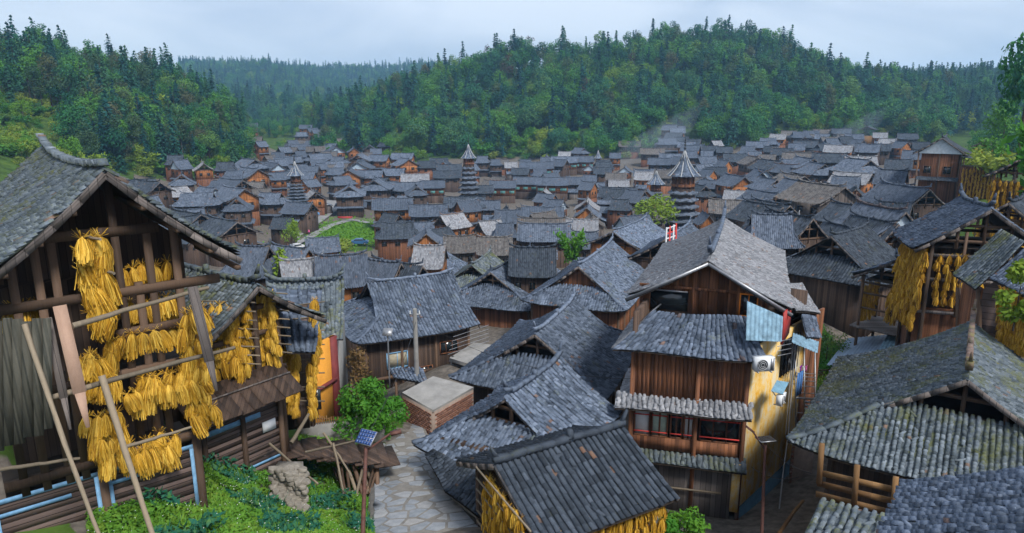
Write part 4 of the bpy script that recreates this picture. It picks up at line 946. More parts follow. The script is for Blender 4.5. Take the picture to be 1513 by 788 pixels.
# ------------------------------------------------------------------ rice sheaves
t = NT('rice_straw', 0.75, 0.25); o_ = t.tc('Object'); rn = t.rnd()
n_ = t.noise(t.mapping(o_, (22, 22, 3)), 2.0, 4)
isl = t.n.new('ShaderNodeNewGeometry').outputs['Random Per Island']
k_ = t.math('ADD', t.math('MULTIPLY', n_, 0.55), t.math('ADD', t.math('MULTIPLY', isl, 0.36), t.math('MULTIPLY', rn, 0.22)))
t.col(t.ramp(k_, [(0.25, (0.15, 0.065, 0.006)), (0.5, (0.47, 0.25, 0.016)), (0.85, (0.74, 0.50, 0.09))]))
M_RICE = t.m
def sheaf(seed, n=190, L=0.75, spread=0.20, core=True, wk=0.72):
    """a tied bundle of ripe rice, heads drooping over the rack pole"""
    r = np.random.default_rng(seed); mb = MB(); lobes = r.uniform(0, 6.283, 5)
    for i in range(n):
        a = lobes[i % 5] + r.normal(0, .42); q = r.uniform(0.15, 1.0)**.7; ln = L*r.uniform(0.62, 1.06)
        rs = np.array([0.02, 0.62*spread*q, 1.05*spread*q, 1.0*spread*q + r.normal(0,.015)]); zs = np.array([0.05, 0.03-0.10*ln, -0.50*ln, -ln])
        a2 = a + np.array([0, 0.1, 0.22, 0.36])*r.normal(0, .9); w = np.array([0.006, 0.011, 0.013, 0.019])*r.uniform(0.7, 1.25)*wk
        c = np.stack([rs*np.cos(a2), rs*np.sin(a2), zs], 1); tg = np.stack([-np.sin(a2), np.cos(a2), 0*a2], 1)
        tg = tg + 0.5*r.normal(size=3); tg /= np.linalg.norm(tg, axis=1, keepdims=True)
        V = np.concatenate([c-tg*w[:,None], c+tg*w[:,None]]); mb.add(V, [(j, j+1, j+5, j+4) for j in range(3)])
    if core: mb.tube([(0,0,.07), (0,0,0.0), (0,0,-.2*L), (0,0,-.55*L), (0,0,-.72*L)], [.03, .045, .4*spread, .5*spread, .2*spread], 7)
    for i in range(14):                                              # cut stalks sticking up past the tie
        a = r.uniform(0, 6.283); p = np.array((.02*math.cos(a), .02*math.sin(a), .04)); q = p+np.array((.16*math.cos(a), .16*math.sin(a), r.uniform(.04, .2)))
        mb.beam(p, q, .010, .006)
    return mb
SHEAF = [sheaf(s, L=l, spread=sp).mesh('rice_sheaf', M_RICE) for s, l, sp in ((1,.66,.20),(2,.74,.17),(3,.58,.22),(4,.68,.18),(5,.78,.20),(6,.54,.21),(7,.62,.17),(8,.70,.23))]
_mass = MB(); SHEAF_LO = []
for s in (11, 12, 13):
    b_ = sheaf(s, 60, 0.66, 0.21, wk=1.6); SHEAF_LO.append((np.concatenate(b_.v), b_.f))
N_IND = [0]
def hang(P, label, group, s=1.0, lone=True):
    rz = random.uniform(0, 6.28)
    if lone and N_IND[0] < 300:
        o = link('rice_sheaf', random.choice(SHEAF), None, P, (random.gauss(0,.16), random.gauss(0,.16), rz), (s, s, s*random.uniform(.88, 1.12)))
        tag(o, label, 'rice sheaf', group); N_IND[0] += 1
    else:
        V, fs = random.choice(SHEAF_LO); c, q = math.cos(rz), math.sin(rz)
        W_ = np.stack([V[:,0]*c-V[:,1]*q, V[:,0]*q+V[:,1]*c, V[:,2]*random.uniform(.88, 1.1)], 1)*s + np.array(P)
        _mass.v.append(W_); _mass.uv.append(np.zeros((len(W_), 2)))
        for f in fs: _mass.f.append(f+_mass.n); _mass.mi.append(np.zeros(len(f)))
        _mass.n += len(W_)
def rack(p, q, n, label, group, s=1.0, lone=True, jitter=0.05):
    p, q = np.array(p, float), np.array(q, float)
    for i in range(n):
        P = p + (q-p)*((i+.5)/n) + rng.normal(0, jitter, 3)*np.array((1, 1, .6)); hang(P, label, group, s*random.uniform(.88, 1.12), lone)

# ------------------------------------------------------------------ the tall granary hung with rice
A = at(155, 252, 16.0); yaw1 = R(-50); n1_ = np.array((math.cos(yaw1), math.sin(yaw1), 0)); w1_ = np.array((-n1_[1], n1_[0], 0))
LR = 12.0; base1 = 8.0; gr = empty('rice_granary', (A.x-n1_[0]*LR/2, A.y-n1_[1]*LR/2, base1), yaw1)
tag(gr, 'tall weathered granary with mossy tiled roof and golden rice hanging in its open frame', 'granary')
ro = house_roof(gr, LR, 5.9, 16.06-base1, 2.54, .4, 0, 0, '', 'tile', T_MOSS, curve=0.22, pick=(-1, (LR/2, -1.5, 9.3)), npick=300, pitch=0.21, course=0.15, jit=1.7, ridge_up=0.15, ridge_sag=0.22, ridge=False, relief=1.35)
x1 = LR/2; loc1 = local(gr)
# standing ridge tiles, leaning on each other
for i in range(64):
    s = i/63; m = MB(); m.box((0,0,0), (.035, .24, .2)); o = m.build('ridge_tile', T_MOSS, ro) if i == 0 else link('ridge_tile', _rt, ro)
    _rt = o.data; o.location = (x1-.1-s*(LR-.4), rng.normal(0,.02), 18.6-base1+.2-.22*4*s*(1-s)+.3*(s**8)); o.rotation_euler = (rng.normal(0,.12), -.7+rng.normal(0,.12), rng.normal(0,.1))
xg = x1-1.0                                                          # plane of the open gable frame
def beam1(name, p, q, w, h, mat=W_BEAM): return one_beam(gr, name, p, q, w, h, mat)
zr_ = lambda y: 10.6-0.86*abs(y)-.18
for y, zt_ in ((-2.5, None), (-2.05, None), (-1.55, None), (-1.2, None), (.17, None), (.58, 7.6), (.9, 8.9), (1.55, None)):
    beam1('post', (xg, y, 2.6 if y < 1.5 else 0), (xg, y, zt_ or zr_(y)), .18, .16)
for z, a, b in ((7.4, -2.9, 2.6), (6.3, -.2, 1.6), (9.0, -1.5, 1.2), (5.2, -2.9, 1.7), (2.95, -2.9, 1.7)): beam1('cross_beam', (xg+.02, a, z), (xg+.02, b, z), .14, .24)
for sy in (-1, 1):                                                   # purlins poking out under the verge
    for f in (.25, .5, .75, .97): beam1('purlin', (xg-3, sy*2.95*f, zr_(2.95*f)-.14), (x1-.03, sy*2.95*f, zr_(2.95*f)-.14), .12, .12)
m = MB(); V_ = [(xg-1.9,-2.9,7.0),(xg-1.9,2.2,7.0),(xg-1.9,2.2,8.3),(xg-1.9,0,10.15),(xg-1.9,-2.9,7.7)]; m.add(V_+[(v_[0]-.08,v_[1],v_[2]) for v_ in V_], [(0,1,2),(0,2,3),(0,3,4),(5,7,6),(5,8,7),(5,9,8)]); m.build('gable_dark_panel', W_DARK, gr)  # added dark board panel, blocks the view through so the gable interior reads dark
m = MB(); m.box((xg-6.2, -.75, 3.4), (9.5, 3.6, 8.4)); m.build('inner_wall', W_DARK, gr)
for z in (5.1, 2.75): m = MB(); m.box((xg-.8, -.7, z), (1.5, 4.4, .07)); m.build('floor_board', M_SOFFIT, gr)
m = MB(); m.box((xg-.8, -.7, .6), (1.3, 4.4, 4.1)); m.build('lower_core', M_SOFFIT, gr)
# lower wall: horizontal boards between posts, with pale blue strips
for (ya, yb) in ((-3.2, -.95), (-.75, 1.42)):
    for k in range(9):
        m = MB(); z = .15+k*.285; m.box((0,0,0), (.05, yb-ya, .275)); o = m.build('board', W_HORIZ, gr); o.location = (xg+.0+.012*math.sin(k*2.3), (ya+yb)/2, z); 
    for c, d_ in (((xg+.05, (ya+yb)/2, 2.62), (.03, yb-ya, .12)), ((xg+.05, ya+.05, 1.4), (.03, .10, 2.5)), ((xg+.05, yb-.05, 1.4), (.03, .10, 2.5)), ((xg+.05, (ya+yb)/2-.3, 2.25), (.032, (yb-ya)*.7, .1))):
        m = MB(); m.box(c, d_); m.build('blue_strip', M_BLUEPAINT, gr)
beam1('post', (xg+.02, -.85, -1), (xg+.02, -.85, 2.7), .2, .2); beam1('post', (xg+.02, 1.52, -2), (xg+.02, 1.52, 2.9), .2, .2)
beam1('sill_beam', (xg+.1, -3.2, 0), (xg+.1, 1.7, 0), .2, .2); beam1('sill_beam', (xg+.25, .4, -.25), (xg+.45, 1.9, -.15), .16, .16, W_GREY)
# poles and old boards leaning on the frame
def pole(p, q, r, mat=W_POLE, name='pole', lab=None):
    p, q = np.array(p, float), np.array(q, float); n = 9; b = rng.normal(0, .03, 3)*np.linalg.norm(q-p)*.2
    o = one_tube(None, name, [p+(q-p)*i/n+b*math.sin(math.pi*i/n)+rng.normal(0,.006,3) for i in range(n+1)], [r*(1-.28*i/n)*rng.uniform(.93,1.07) for i in range(n+1)], mat); return tag(o, lab, 'pole')
pole(at(108,482,15.6), at(308,425,18.2), .07, W_POLE, 'crossing_pole', 'grey cross pole high on the granary front beneath the tall rice bundle')
pole(at(60,592,15.4), at(347,514,18.0), .07, W_POLE, 'crossing_pole', 'long pale cross pole below the loft rice of the granary')
pole(at(180,662,16.3), at(283,631,17.6), .05, W_POLE, 'crossing_pole', 'thin cross pole carrying the lowest rice on the granary')
pole(at(36,480,15.2), at(150,800,15.0), .06, W_POLE, 'leaning_pole', 'long grey pole leaning across the weathered board panel')
pole(at(150,555,15.9), at(228,800,16.0), .08, W_POLE, 'leaning_pole', 'mossy thick pole leaning on the granary below the rice')
pole(at(0,694,15.2), at(118,677,16.2), .05, W_POLE, 'crossing_pole', 'thin pole along the granary under the board panel')
def plank_obj(p, q, w, mat, label, th=.05):
    p, q = np.array(p), np.array(q); m = MB(); a = (q-p); L = np.linalg.norm(a); a /= L
    m.beam(p, p+a*L*.72, w, th, up=(-.6, .75, 0)); m.beam(p+a*L*.715, q, w*.8, th*.96, up=(-.6, .75, 0), taper=.35)
    return tag(m.build('plank', mat, None), label, 'plank')
plank_obj(at(88,452,15.6), at(130,632,15.3), .27, W_PALE, 'pale splintered plank hanging from the granary front')
plank_obj(at(70,470,15.65), at(104,635,15.5), .17, W_GREY, 'narrow grey plank beside the pale splintered one')
plank_obj(at(284,424,17.3), at(320,578,17.0), .24, W_GREY, 'dark grey upright plank at the granary corner')
bp = empty('board_panel', at(35,580,15.35)); tag(bp, 'old mossy panel of upright weathered boards on the granary front', 'panel')
M_OLD = mat_wood('old_mossy_boards', (0.014, 0.017, 0.013), (0.10, 0.095, 0.075), 0.05, gap=0.0)
for k in range(7):
    x_ = -18+k*14.5; top_, bot_ = at(x_, 472+3*math.sin(k*2), 15.3), at(x_+3, 672-6*k+8*math.sin(k*3.1), 15.2)
    m = MB(); m.beam(np.array(top_)-np.array(bp.location), np.array(bot_)-np.array(bp.location)+np.array((.03*math.sin(k*2.7),-.03*math.sin(k*2.7),0)), .185+.02*math.sin(k*5), .04, up=(-.64,.77,0)); m.build('board', M_OLD, bp)
lab, grp = 'golden rice sheaf hanging in the open frame of the tall granary', 'rice sheaves on the tall granary'
def L1(y, z, dx=.25): 
    c, s = math.cos(yaw1), math.sin(yaw1); X_, Y_ = xg+dx, y; return (gr.location[0]+X_*c-Y_*s, gr.location[1]+X_*s+Y_*c, base1+z)
for z in (8.95, 8.5, 8.05, 7.65, 7.2):                                 # tall bundle beside the gable post
    for y in (-.62, -.42, -.2): hang(Vector(L1(y+rng.normal(0,.04), z+rng.normal(0,.05), .35+rng.normal(0,.06))), 'golden rice sheaf in the tall bundle high beside the granary gable post', grp, 1.15)
pole(L1(-.75, 9.0, -.5), L1(-.25, 8.95, .75), .05, W_POLE, 'peg', 'short peg pole holding up the tall rice bundle')
pole(L1(-.45, 8.1, -.5), L1(-.05, 8.05, .7), .05, W_POLE, 'peg', 'short peg pole halfway down the tall rice bundle')
for z, y0, y1, n, dx in ((7.3,-2.4,-1.5,4,-.3),(7.9,.3,1.5,5,-.35),(7.0,.2,1.6,5,-.2),(6.2,-.3,1.5,8,.1),(5.9,-1.0,-.3,4,.35),(5.35,-1.1,-.35,4,.4),(5.0,.2,1.7,8,.25),(4.75,-.2,1.6,8,.4),(4.3,-1.0,-.3,4,.4),
                         (3.75,-1.0,-.2,5,.45),(3.35,-.9,-.2,5,.45),(3.0,-.2,.95,6,.35),(3.2,.2,.9,4,.2),(7.25,-.3,.3,3,-.5),(6.6,.4,1.5,5,-.5)):
    lb = ('golden rice sheaf inside the dark loft of the tall granary' if dx < 0 else 'golden rice sheaf hanging low above the blue strips of the tall granary' if z < 4 else
          'golden rice sheaf left of the thick leaning pole on the granary'.replace('left of', 'above') if y1 < 0 else 'golden rice sheaf on the loft rail of the tall granary' if z > 5.5 else 'golden rice sheaf along the long pale cross pole of the granary')
    rack(L1(y0, z, dx), L1(y1, z, dx), n+1, lb, grp, .92, jitter=.07)
for k in range(8): rack(L1(1.35, 6.6-k*.42, .4), L1(2.05, 6.6-k*.42, .15), 3, 'golden rice sheaf in the corner bundle behind the upright grey plank', grp, .92, jitter=.07)   # the corner bundle
# ------------------------------------------------------------------ second barn with rice racks
A2 = at(383, 423, 24); yaw2 = math.atan2(-.6, .8); L2 = 6.5; c2, s2_ = math.cos(yaw2), math.sin(yaw2); b2z = 7.0
b2 = empty('rice_barn', (A2.x-c2*L2/2, A2.y-s2_*L2/2, b2z), yaw2); tag(b2, 'barn with rice racks under its gable and a bark lean to over dark boards', 'barn')
house_roof(b2, L2, 5.6, A2.z-b2z-1.95, 1.95, .4, 0, 0, '', 'tile', T_MOSS, curve=.2, pitch=.23, course=.17, jit=1.2, pick=(-1, (L2/2, -1.5, 6)), npick=160)
g2 = lambda x, y, z: (b2.location[0]+x*c2-y*s2_, b2.location[1]+x*s2_+y*c2, b2z+z)
x2 = L2/2-.9; H2 = A2.z-b2z
for y in (-1.9, -.9, .25, 1.15): one_beam(b2, 'post', (x2, y, -1.5), (x2, y, H2-.3-.68*abs(y)), .17, .17, W_BEAM)
for z in (4.9, 3.3, 5.9): one_beam(b2, 'cross_beam', (x2, -2.4, z), (x2, 1.4, z), .13, .18, W_BEAM)
m = MB(); m.box((x2-2.9, -.7, 2.2), (5, 3.6, 5.2)); m.build('inner_wall', W_DARK, b2)
for k in range(-5, 9): m = MB(); m.box((x2+.35, -.85, .0+k*.3), (.05, 3.2, .28)); m.build('board', W_HORIZ, b2)
m = MB(); m.box((x2+.39, -1.2, 1.9), (.03, 2.2, .2)); m.build('blue_strip', M_BLUEPAINT, b2); m = MB(); m.box((x2+.39, -.85, -.05), (.04, 3.2, .1)); m.build('blue_strip', M_BLUEPAINT, b2)
for y in (-2.35, -.85, .72): one_beam(b2, 'post', (x2+.42, y, -2.6), (x2+.42, y, 2.9), .16, .16, W_BEAM)
for k in range(10):                                                    # bark sheets of the lean-to
    y = -2.9+k*.42; m = MB(); m.beam((x2+.05, y, 3.55), (x2+1.55, y+rng.normal(0,.03), 2.75+rng.normal(0,.03)), .46, .045); m.build('bark_sheet', W_DARK, b2)
one_beam(b2, 'batten', (x2+.7, -3.0, 3.28), (x2+.7, 1.1, 3.28), .06, .05, W_GREY)
lab2, grp2 = 'golden rice sheaf stacked on the racks of the bark roofed barn', 'rice sheaves on the bark roofed barn'
for k in range(8):
    z = 6.3-k*.33
    rack(g2(x2-.9, -1.7, z-.15), g2(x2+.35, -.75, z), 5, lab2, grp2, .82, jitter=.05); rack(g2(x2+.2, -.8, z), g2(x2+.6, -.3, z+.05), 2, lab2, grp2, .82, jitter=.05)
    rack(g2(x2-.6, .3, z-.1), g2(x2+.35, .95, z), 4, lab2.replace('racks', 'rack near the ochre house'), grp2, .82, jitter=.05)
    one_tube(b2, 'rack_pole', [(x2-1, -1.3, z+.05), (x2+.95, -.25, z+.08)], .03, W_POLE)
    one_tube(b2, 'rack_pole', [(x2-1, .4, z+.05), (x2+.85, 1.15, z+.08)], .03, W_POLE)
tag(_plate := MB().box((0,0,0), (.05,.55,.42)).build('enamel_plate', M_WHITE, b2)); _plate.location = (x2+.43, .2, 1.35)
# ------------------------------------------------------------------ ochre house behind the barns with its drying rack
oc = empty('ochre_house', at(478, 610, 33)); tag(oc, 'house with bright ochre side wall and red corner strip behind the rice barns', 'house'); lo = local(oc)
M_OCHRE = mat_plain('ochre_plaster', (0.62, 0.27, 0.035), 0.85, 0.2, 1.5); zo = oc.location.z; M_DKRED = mat_plain('dark_red_paint', (.15,.03,.03), .7)
P0, P1, P2 = at(458,560,31.5), at(497,560,33.5), at(512,560,38)
panel(oc, 'wall', lo(P0), lo(P1), -1, at(480,500,32.5).z-zo, M_OCHRE, .15); panel(oc, 'side_wall', lo(P1), lo(P2), -1, at(480,500,32.5).z-zo, M_CONC, .15)
panel(oc, 'corner_strip', lo(at(490,560,33.05)), lo(at(499.5,560,33.45)), -1, at(480,500,32.5).z-zo, M_DKRED, .2)
panel(oc, 'band', lo(at(458,571,31.35)), lo(at(497,571,33.35)), at(478,573,32.4).z-zo, at(478,568,32.4).z-zo, M_DKRED, .2)
wz = at(466,592,31.8); m = MB(); m.box((0,0,0), (.5,.1,1.0)); wo_ = m.build('window', M_GLASS, oc); wo_.location = lo(at(466,590,31.6))
zt_ = at(450,409,36).z
lean_roof(oc, 'roof', lo(atz(392,414,zt_)), lo(atz(508,410,zt_)), lo(at(404,502,33)), lo(at(507,500,33)), T_MOSS)
m = MB(); ridge_line(m, lo(atz(392,413,zt_+.1)), lo(atz(508,409,zt_+.1)), up=.3); m.build('ridge', T_MOSS, oc)
lean_roof(oc, 'porch_roof', lo(at(398,424,30)), lo(at(476,427,30)), lo(at(425,520,26.8)), lo(at(465,521,26.8)), T_GREY)
m = MB(); ridge_line(m, lo(at(396,424,30)), lo(at(478,426,30)), w=.2, h=.16, up=.1, fin=False); m.build('porch_ridge', T_MOSS, oc)
for x_ in (436, 462): one_beam(oc, 'post', lo(at(x_,630,28.5)), lo(at(x_+1,470,28.5)), .15, .15, W_BEAM)
panel(oc, 'barn_wall', lo(at(418,600,28.6)), lo(at(456,600,28.9)), lo(at(430,640,28.6))[2], lo(at(430,590,28.6))[2], W_DARK, .1)
panel(oc, 'barn_back', lo(at(405,600,29.6)), lo(at(470,600,30.2)), lo(at(430,640,28.6))[2], lo(at(430,440,30))[2], W_DARK, .1)
lab3, grp3 = 'golden rice sheaf on the open drying rack against the ochre house', 'rice sheaves against the ochre house'
for k in range(10):
    y_ = 520+k*9.2 if True else 0
    rack(at(418+k*.3, y_-8, 28.2), at(440, y_, 27.9), 4, lab3, grp3, .72, jitter=.03)
for k in range(13): rack(at(455+6*(k<7), 448+k*13, 28.0), at(466+4*(k<7), 444+k*13, 28.4), 2, lab3, grp3, .7, jitter=.03)
for k in range(8): one_tube(oc, 'rack_pole', [lo(at(430, 452+k*20, 28.3)), lo(at(480, 446+k*21, 28.6))], .03, W_POLE)

# ------------------------------------------------------------------ barn with corrugated-looking rows in front, hung with rice
cx, cy, zr, yaw, L = ridge_fit(729, 687, 19.5, 922, 631)
b8 = house('rice_barn', 'low barn with long dark ribbed tile roof and rice hung under both ends', 'barn', cx, cy, zr, yaw, L, 5.2, 1.15, 2.0, mat=T_DARK, wall=W_DARK, windows=None, gable='open', oe=.6, og=.5, curve=.1, pitch=.2, course=.24, jit=.5, ridge_up=.08, ridge_sag=-.05,
    pick=(1, (0, 2.0, 2.6)), npick=300, posts=True, lift=.05)
l8 = lambda x, y, z: tuple(Vector((cx, cy, zr-1.15-2.0)) + Vector((x*math.cos(yaw)-y*math.sin(yaw), x*math.sin(yaw)+y*math.cos(yaw), z)))
lab8, grp8 = 'golden rice sheaf hanging from the low barn with the ribbed roof', 'rice sheaves on the low ribbed barn'
for k in range(6):
    rack(l8(L/2+.0, -.6, 2.55-k*.36), l8(L/2+.1, 1.9, 2.35-k*.36), 7, lab8, grp8, .72, jitter=.03)
    rack(l8(-L/2+.2, 2.25, 1.95-k*.36), l8(L/2-.2, 2.25, 1.95-k*.36), 14 if k < 5 else 8, lab8, grp8, .72, jitter=.03, lone=k < 4)
    one_tube(b8, 'rack_pole', [(L/2+.05, -1.0, 2.6-k*.36), (L/2+.15, 2.3, 2.4-k*.36)], .03, W_POLE)

# ------------------------------------------------------------------ big open house with mossy skirt roof
h10 = fit_house('timber_house', 'big house with pyramid like tiled roof, open gable and mossy skirt above an ochre balcony', (1429,569), 22, (1435,490), 9.8, 2.75, 3.4, shift=.5, L=7.5, tv=.5, ds=2.5, ends='+', mat=T_MOSS, wall=W_DARK, windows=None, deep=2, oe=1.3, pitch=.19, course=.13, ridge_up=.5,
    pick=('+', (6, -1, 4.2)), npick=300)
o10 = local(h10)
for i, (z_) in enumerate((.35, .75, 1.15)): one_beam(h10, 'balcony_rail', o10(at(1208,708+i*-0.01,22.6))+np.array((0,0,-z_+.6)), o10(at(1322,735,21.2))+np.array((0,0,-z_+.6)), .05, .2, W_OCHRE)
for x_, y_, d_ in ((1213,690,22.4),(1265,722,21.8),(1322,740,21.1)): one_beam(h10, 'balcony_post', o10(at(x_,y_-22,d_))+np.array((0,0,.3)), o10(at(x_,y_,d_))+np.array((0,0,-.6)), .16, .16, W_OCHRE)
# roof that fills the lower corner: eave towards the alley, verge away from us
e11 = empty('timber_house', at(1400,788,14)); tag(e11, 'broad grey roof with long tile rows below the pyramid roofed house', 'house'); q11 = local(e11)
B1, B2 = at(1336,712,16), atz(1292,800,at(1336,712,16).z); up_ = np.array((.62,-.50,.46))*6.0
lean_roof(e11, 'roof', q11(np.array(B1)+up_), q11(np.array(B2)+up_+np.array((-1.5,-1.8,0))), q11(B1), q11(np.array(B2)+np.array((-1.5,-1.8,0))), T_GREY, pitch=.2, course=.14, npick=300, pick=q11(at(1400,745,14.5)), sag=.15)
_v = (np.array(B2)-np.array(B1)); _v /= np.linalg.norm(_v)
for k in range(2):
    pass
panel(e11, 'wall', q11(np.array(B1)+up_*.12+_v*.5), q11(np.array(B2)+up_*.12+_v*1.5), -4, q11(B1)[2]+.2, W_DARK, .12); panel(e11, 'end_wall', q11(np.array(B1)+up_*.12+_v*.5), q11(np.array(B1)+up_+_v*.5), -4, q11(B1)[2]+.2, W_DARK, .12, z1b=q11(np.array(B1)+up_)[2]-.3)
# small mossy porch roof beneath the balcony
e12 = empty('porch', at(1245,790,20.5)); tag(e12, 'small mossy tiled porch roof below the ochre balcony', 'porch'); q12 = local(e12)
lean_roof(e12, 'roof', q12(at(1212,738,21.6)), q12(at(1315,762,20.4)), q12(at(1186,792,20.2)), q12(at(1290,815,19)), T_MOSS)
for x_ in (1196, 1285): one_beam(e12, 'post', q12(at(x_,790,20.4)), q12(at(x_,790,20.4))+np.array((0,0,-3)), .14, .14, W_BEAM)
# lane-side pent roof of the low house, dark tiles following the bend
e7 = empty('pent_house', at(660,720,25)); tag(e7, 'dark tiled pent roof following the bend of the lane', 'shed'); q7 = local(e7)
pts_t = [(640,664,26.6),(690,690,24.6),(735,712,23.2)]; pts_b = [(628,672,26.8),(658,725,23.8),(708,764,21.8)]
for i in range(2): lean_roof(e7, 'roof', q7(at(*pts_t[i])), q7(at(*pts_t[i+1])), q7(at(*pts_b[i])), q7(at(*pts_b[i+1])), T_DARK, jit=1.3)
for i in range(2):
    a, b = np.array(q7(at(*pts_b[i]))), np.array(q7(at(*pts_b[i+1]))); inw = np.array((.35,.2,0)); panel(e7, 'wall', a+inw, b+inw, min(a[2],b[2])-2.2, a[2]+.05, M_STONE, .15, z1b=b[2]+.05)

# ------------------------------------------------------------------ granaries on the bank, walls of drying rice
def granary(label, A, d, B, W, rise, wh, mat, L=None, body=W_RED, **kw):
    cx, cy, zr, yaw, L_ = ridge_fit(A[0], A[1], d, B[0], B[1]); L = L or L_
    ax, ay = cx+math.cos(yaw)*L_/2, cy+math.sin(yaw)*L_/2; cx, cy = ax-math.cos(yaw)*L/2, ay-math.sin(yaw)*L/2
    e = house('rice_granary', label, 'granary', cx, cy, zr, yaw, L, W, rise, wh, mat=mat, wall=body, windows=None, body=False, **kw)
    f = lambda x, y, z: tuple(Vector((cx, cy, zr-rise-wh)) + Vector((x*math.cos(yaw)-y*math.sin(yaw), x*math.sin(yaw)+y*math.cos(yaw), z)))
    return e, f, L, W
e, f, L, W = granary('tall granary with smooth grey roof and a full wall of drying rice', (1467,309), 34, (1428,295), 6.4, 2.3, 6.6, T_GREY, L=5.0, curve=.1, pitch=.2)
hw = W/2-.9
m = MB(); m.box((-.2, 0, .6), (L-1.4, 2*hw-.2, 5.0)); m.build('wall', W_RED, e); m = MB(); m.box((-.7, 0, 4.8), (L-2.2, 2*hw-.8, 3.5)); m.build('loft_wall', W_DARK, e)
for x in (-L/2+.5, 0, L/2-.5):
    for y in (-hw, hw): one_beam(e, 'post', (x, y, -3), (x, y, 6.9), .17, .17, W_BEAM)
for z in (3.2, 5.0, 6.3): one_beam(e, 'cross_beam', (L/2-.5, -hw-.3, z), (L/2-.5, hw+.3, z), .12, .16, W_GREY)
for y in (-.8, .8): one_beam(e, 'post', (L/2-.5, y, 3.0), (L/2-.5, y, 7.6), .13, .13, W_BEAM)
labg, grpg = 'golden rice sheaf on the drying wall of the tall smooth roofed granary', 'rice sheaves on the tall smooth roofed granary'
for k in range(11): rack(f(L/2-.2, -hw-.25-.03*k, 6.5-k*.38), f(-L/2+.1, -hw-.25-.03*k, 6.5-k*.38), 13, labg, grpg, .86, lone=False, jitter=.06)
for k in range(6): rack(f(L/2-.4, -hw+.2, 6.3-k*.45), f(L/2-.4, .4, 6.3-k*.45), 6, labg, grpg, .75, lone=False)
# mossy lean-to in front of it and its plank wall
e = empty('plank_barn', at(1462,500,31)); tag(e, 'plank barn under a steep mossy lean to roof beside the rice wall', 'barn'); q = local(e)
lean_roof(e, 'roof', q(at(1478,341,34)), q(at(1513,357,31.5)), q(at(1408,405,33)), q(at(1441,427,30.5)), T_MOSS, jit=1.3)
panel(e, 'wall', q(at(1446,470,31)), q(at(1482,470,30.5)), -2.5, q(at(1446,425,31))[2], W_HORIZ, .12, z1b=q(at(1482,395,30.5))[2]); panel(e, 'side_wall', q(at(1416,470,34)), q(at(1446,470,31)), -2.5, q(at(1420,408,33.5))[2], W_RED, .12, z1b=q(at(1446,425,31))[2])
for x_, d_ in ((1416,33.9),(1446,30.9),(1481,30.4)): one_beam(e, 'post', q(at(x_,520,d_)), q(at(x_,425,d_)), .17, .17, W_BEAM)
e = empty('rice_barn', at(1495,520,29)); tag(e, 'barn with dark lean to roof and hanging rice wall at the bank edge', 'barn'); q = local(e)
lean_roof(e, 'roof', q(at(1516,366,31)), q(at(1580,392,27.5)), q(at(1462,411,30)), q(at(1515,437,27)), T_GREY)
panel(e, 'wall', q(at(1480,480,28.9)), q(at(1560,490,27.3)), -2.5, q(at(1480,425,29))[2], W_DARK, .12)
for k in range(7): rack(at(1476,428+k*12,28.6), at(1530,440+k*12.6,26.8), 12, '', '', .7, lone=False, jitter=.03)
# small open rice shed
e, f, L, W = granary('small open rice shed on posts beside the blue tin roof', (1323,385), 42, (1361,371), 5.0, 1.5, 4.2, T_GREY, L=3.6, curve=.1)
for x in (-1.4, 1.4):
    for y in (-1.9, 1.9): one_beam(e, 'post', (x, y, -2), (x, y, 4.4), .15, .15, W_BEAM)
for z in (2.2, 3.2, 3.9): one_beam(e, 'cross_beam', (1.4, -2, z), (1.4, 2, z), .1, .12, W_BEAM)
m = MB(); m.box((0, 0, .9), (3.4, 4.6, .12)); m.build('deck', W_GREY, e)
for k in range(6): rack(f(1.3, -1.9+.0, 3.5-k*.38), f(-1.3, -1.9, 3.5-k*.38), 5, '', '', .75, lone=False); rack(f(1.3, 1.7, 3.3-k*.38), f(-1.4, 1.9, 3.3-k*.38), 6, '', '', .75, lone=False)
for k in range(4): rack(f(1.55, -.3, 3.6-k*.5), f(1.55, .4, 3.6-k*.5), 2, '', '', .85, lone=False)
# tall granary on the rise
e, f, L, W = granary('tall timber granary on the rise with white boarded gable and rice bay', (1392,204), 105, (1408,199), 7.5, 2.6, 6.0, T_DARK, L=7.0, body=W_DARK, curve=.1, mode='strip', gable='boards', pitch=.3)
for c in e.children:
    if c.name.startswith('gable'): c.data.materials[0] = mat_plain('white_boards', (0.45, 0.50, 0.55), .7)
m = MB(); m.box((0,0,2.2), (5.6, 5.0, 8.2)); m.build('wall', W_RED, e); [window(e, (2.8, u_, 3.6), 'x+', 1.1, 1.2) for u_ in (-1.5, 1.2)]; pent(e, -2.8, 2.8, 2.5, 2.0, 'x+', 1.0, 'strip', T_DARK, .5)
for x in (-2.8, 2.8):
    for y in (-2.9, 0, 2.9): one_beam(e, 'post', (x, y, -3), (x, y, 6.3), .2, .2, W_BEAM)
m = MB(); m.box((1.2, 5.2, 1.2), (4.4, 4.6, 6.2)); m.build('bay', W_RED, e); pent(e, -1.4, 3.6, 2.9, 4.5, 'y+', 5.6, 'strip', T_DARK, 1.4)
for k in range(10): rack(f(3.6, 3.2, 4.0-k*.42), f(3.6, 7.4, 4.0-k*.42), 10, '', '', .8, lone=False)
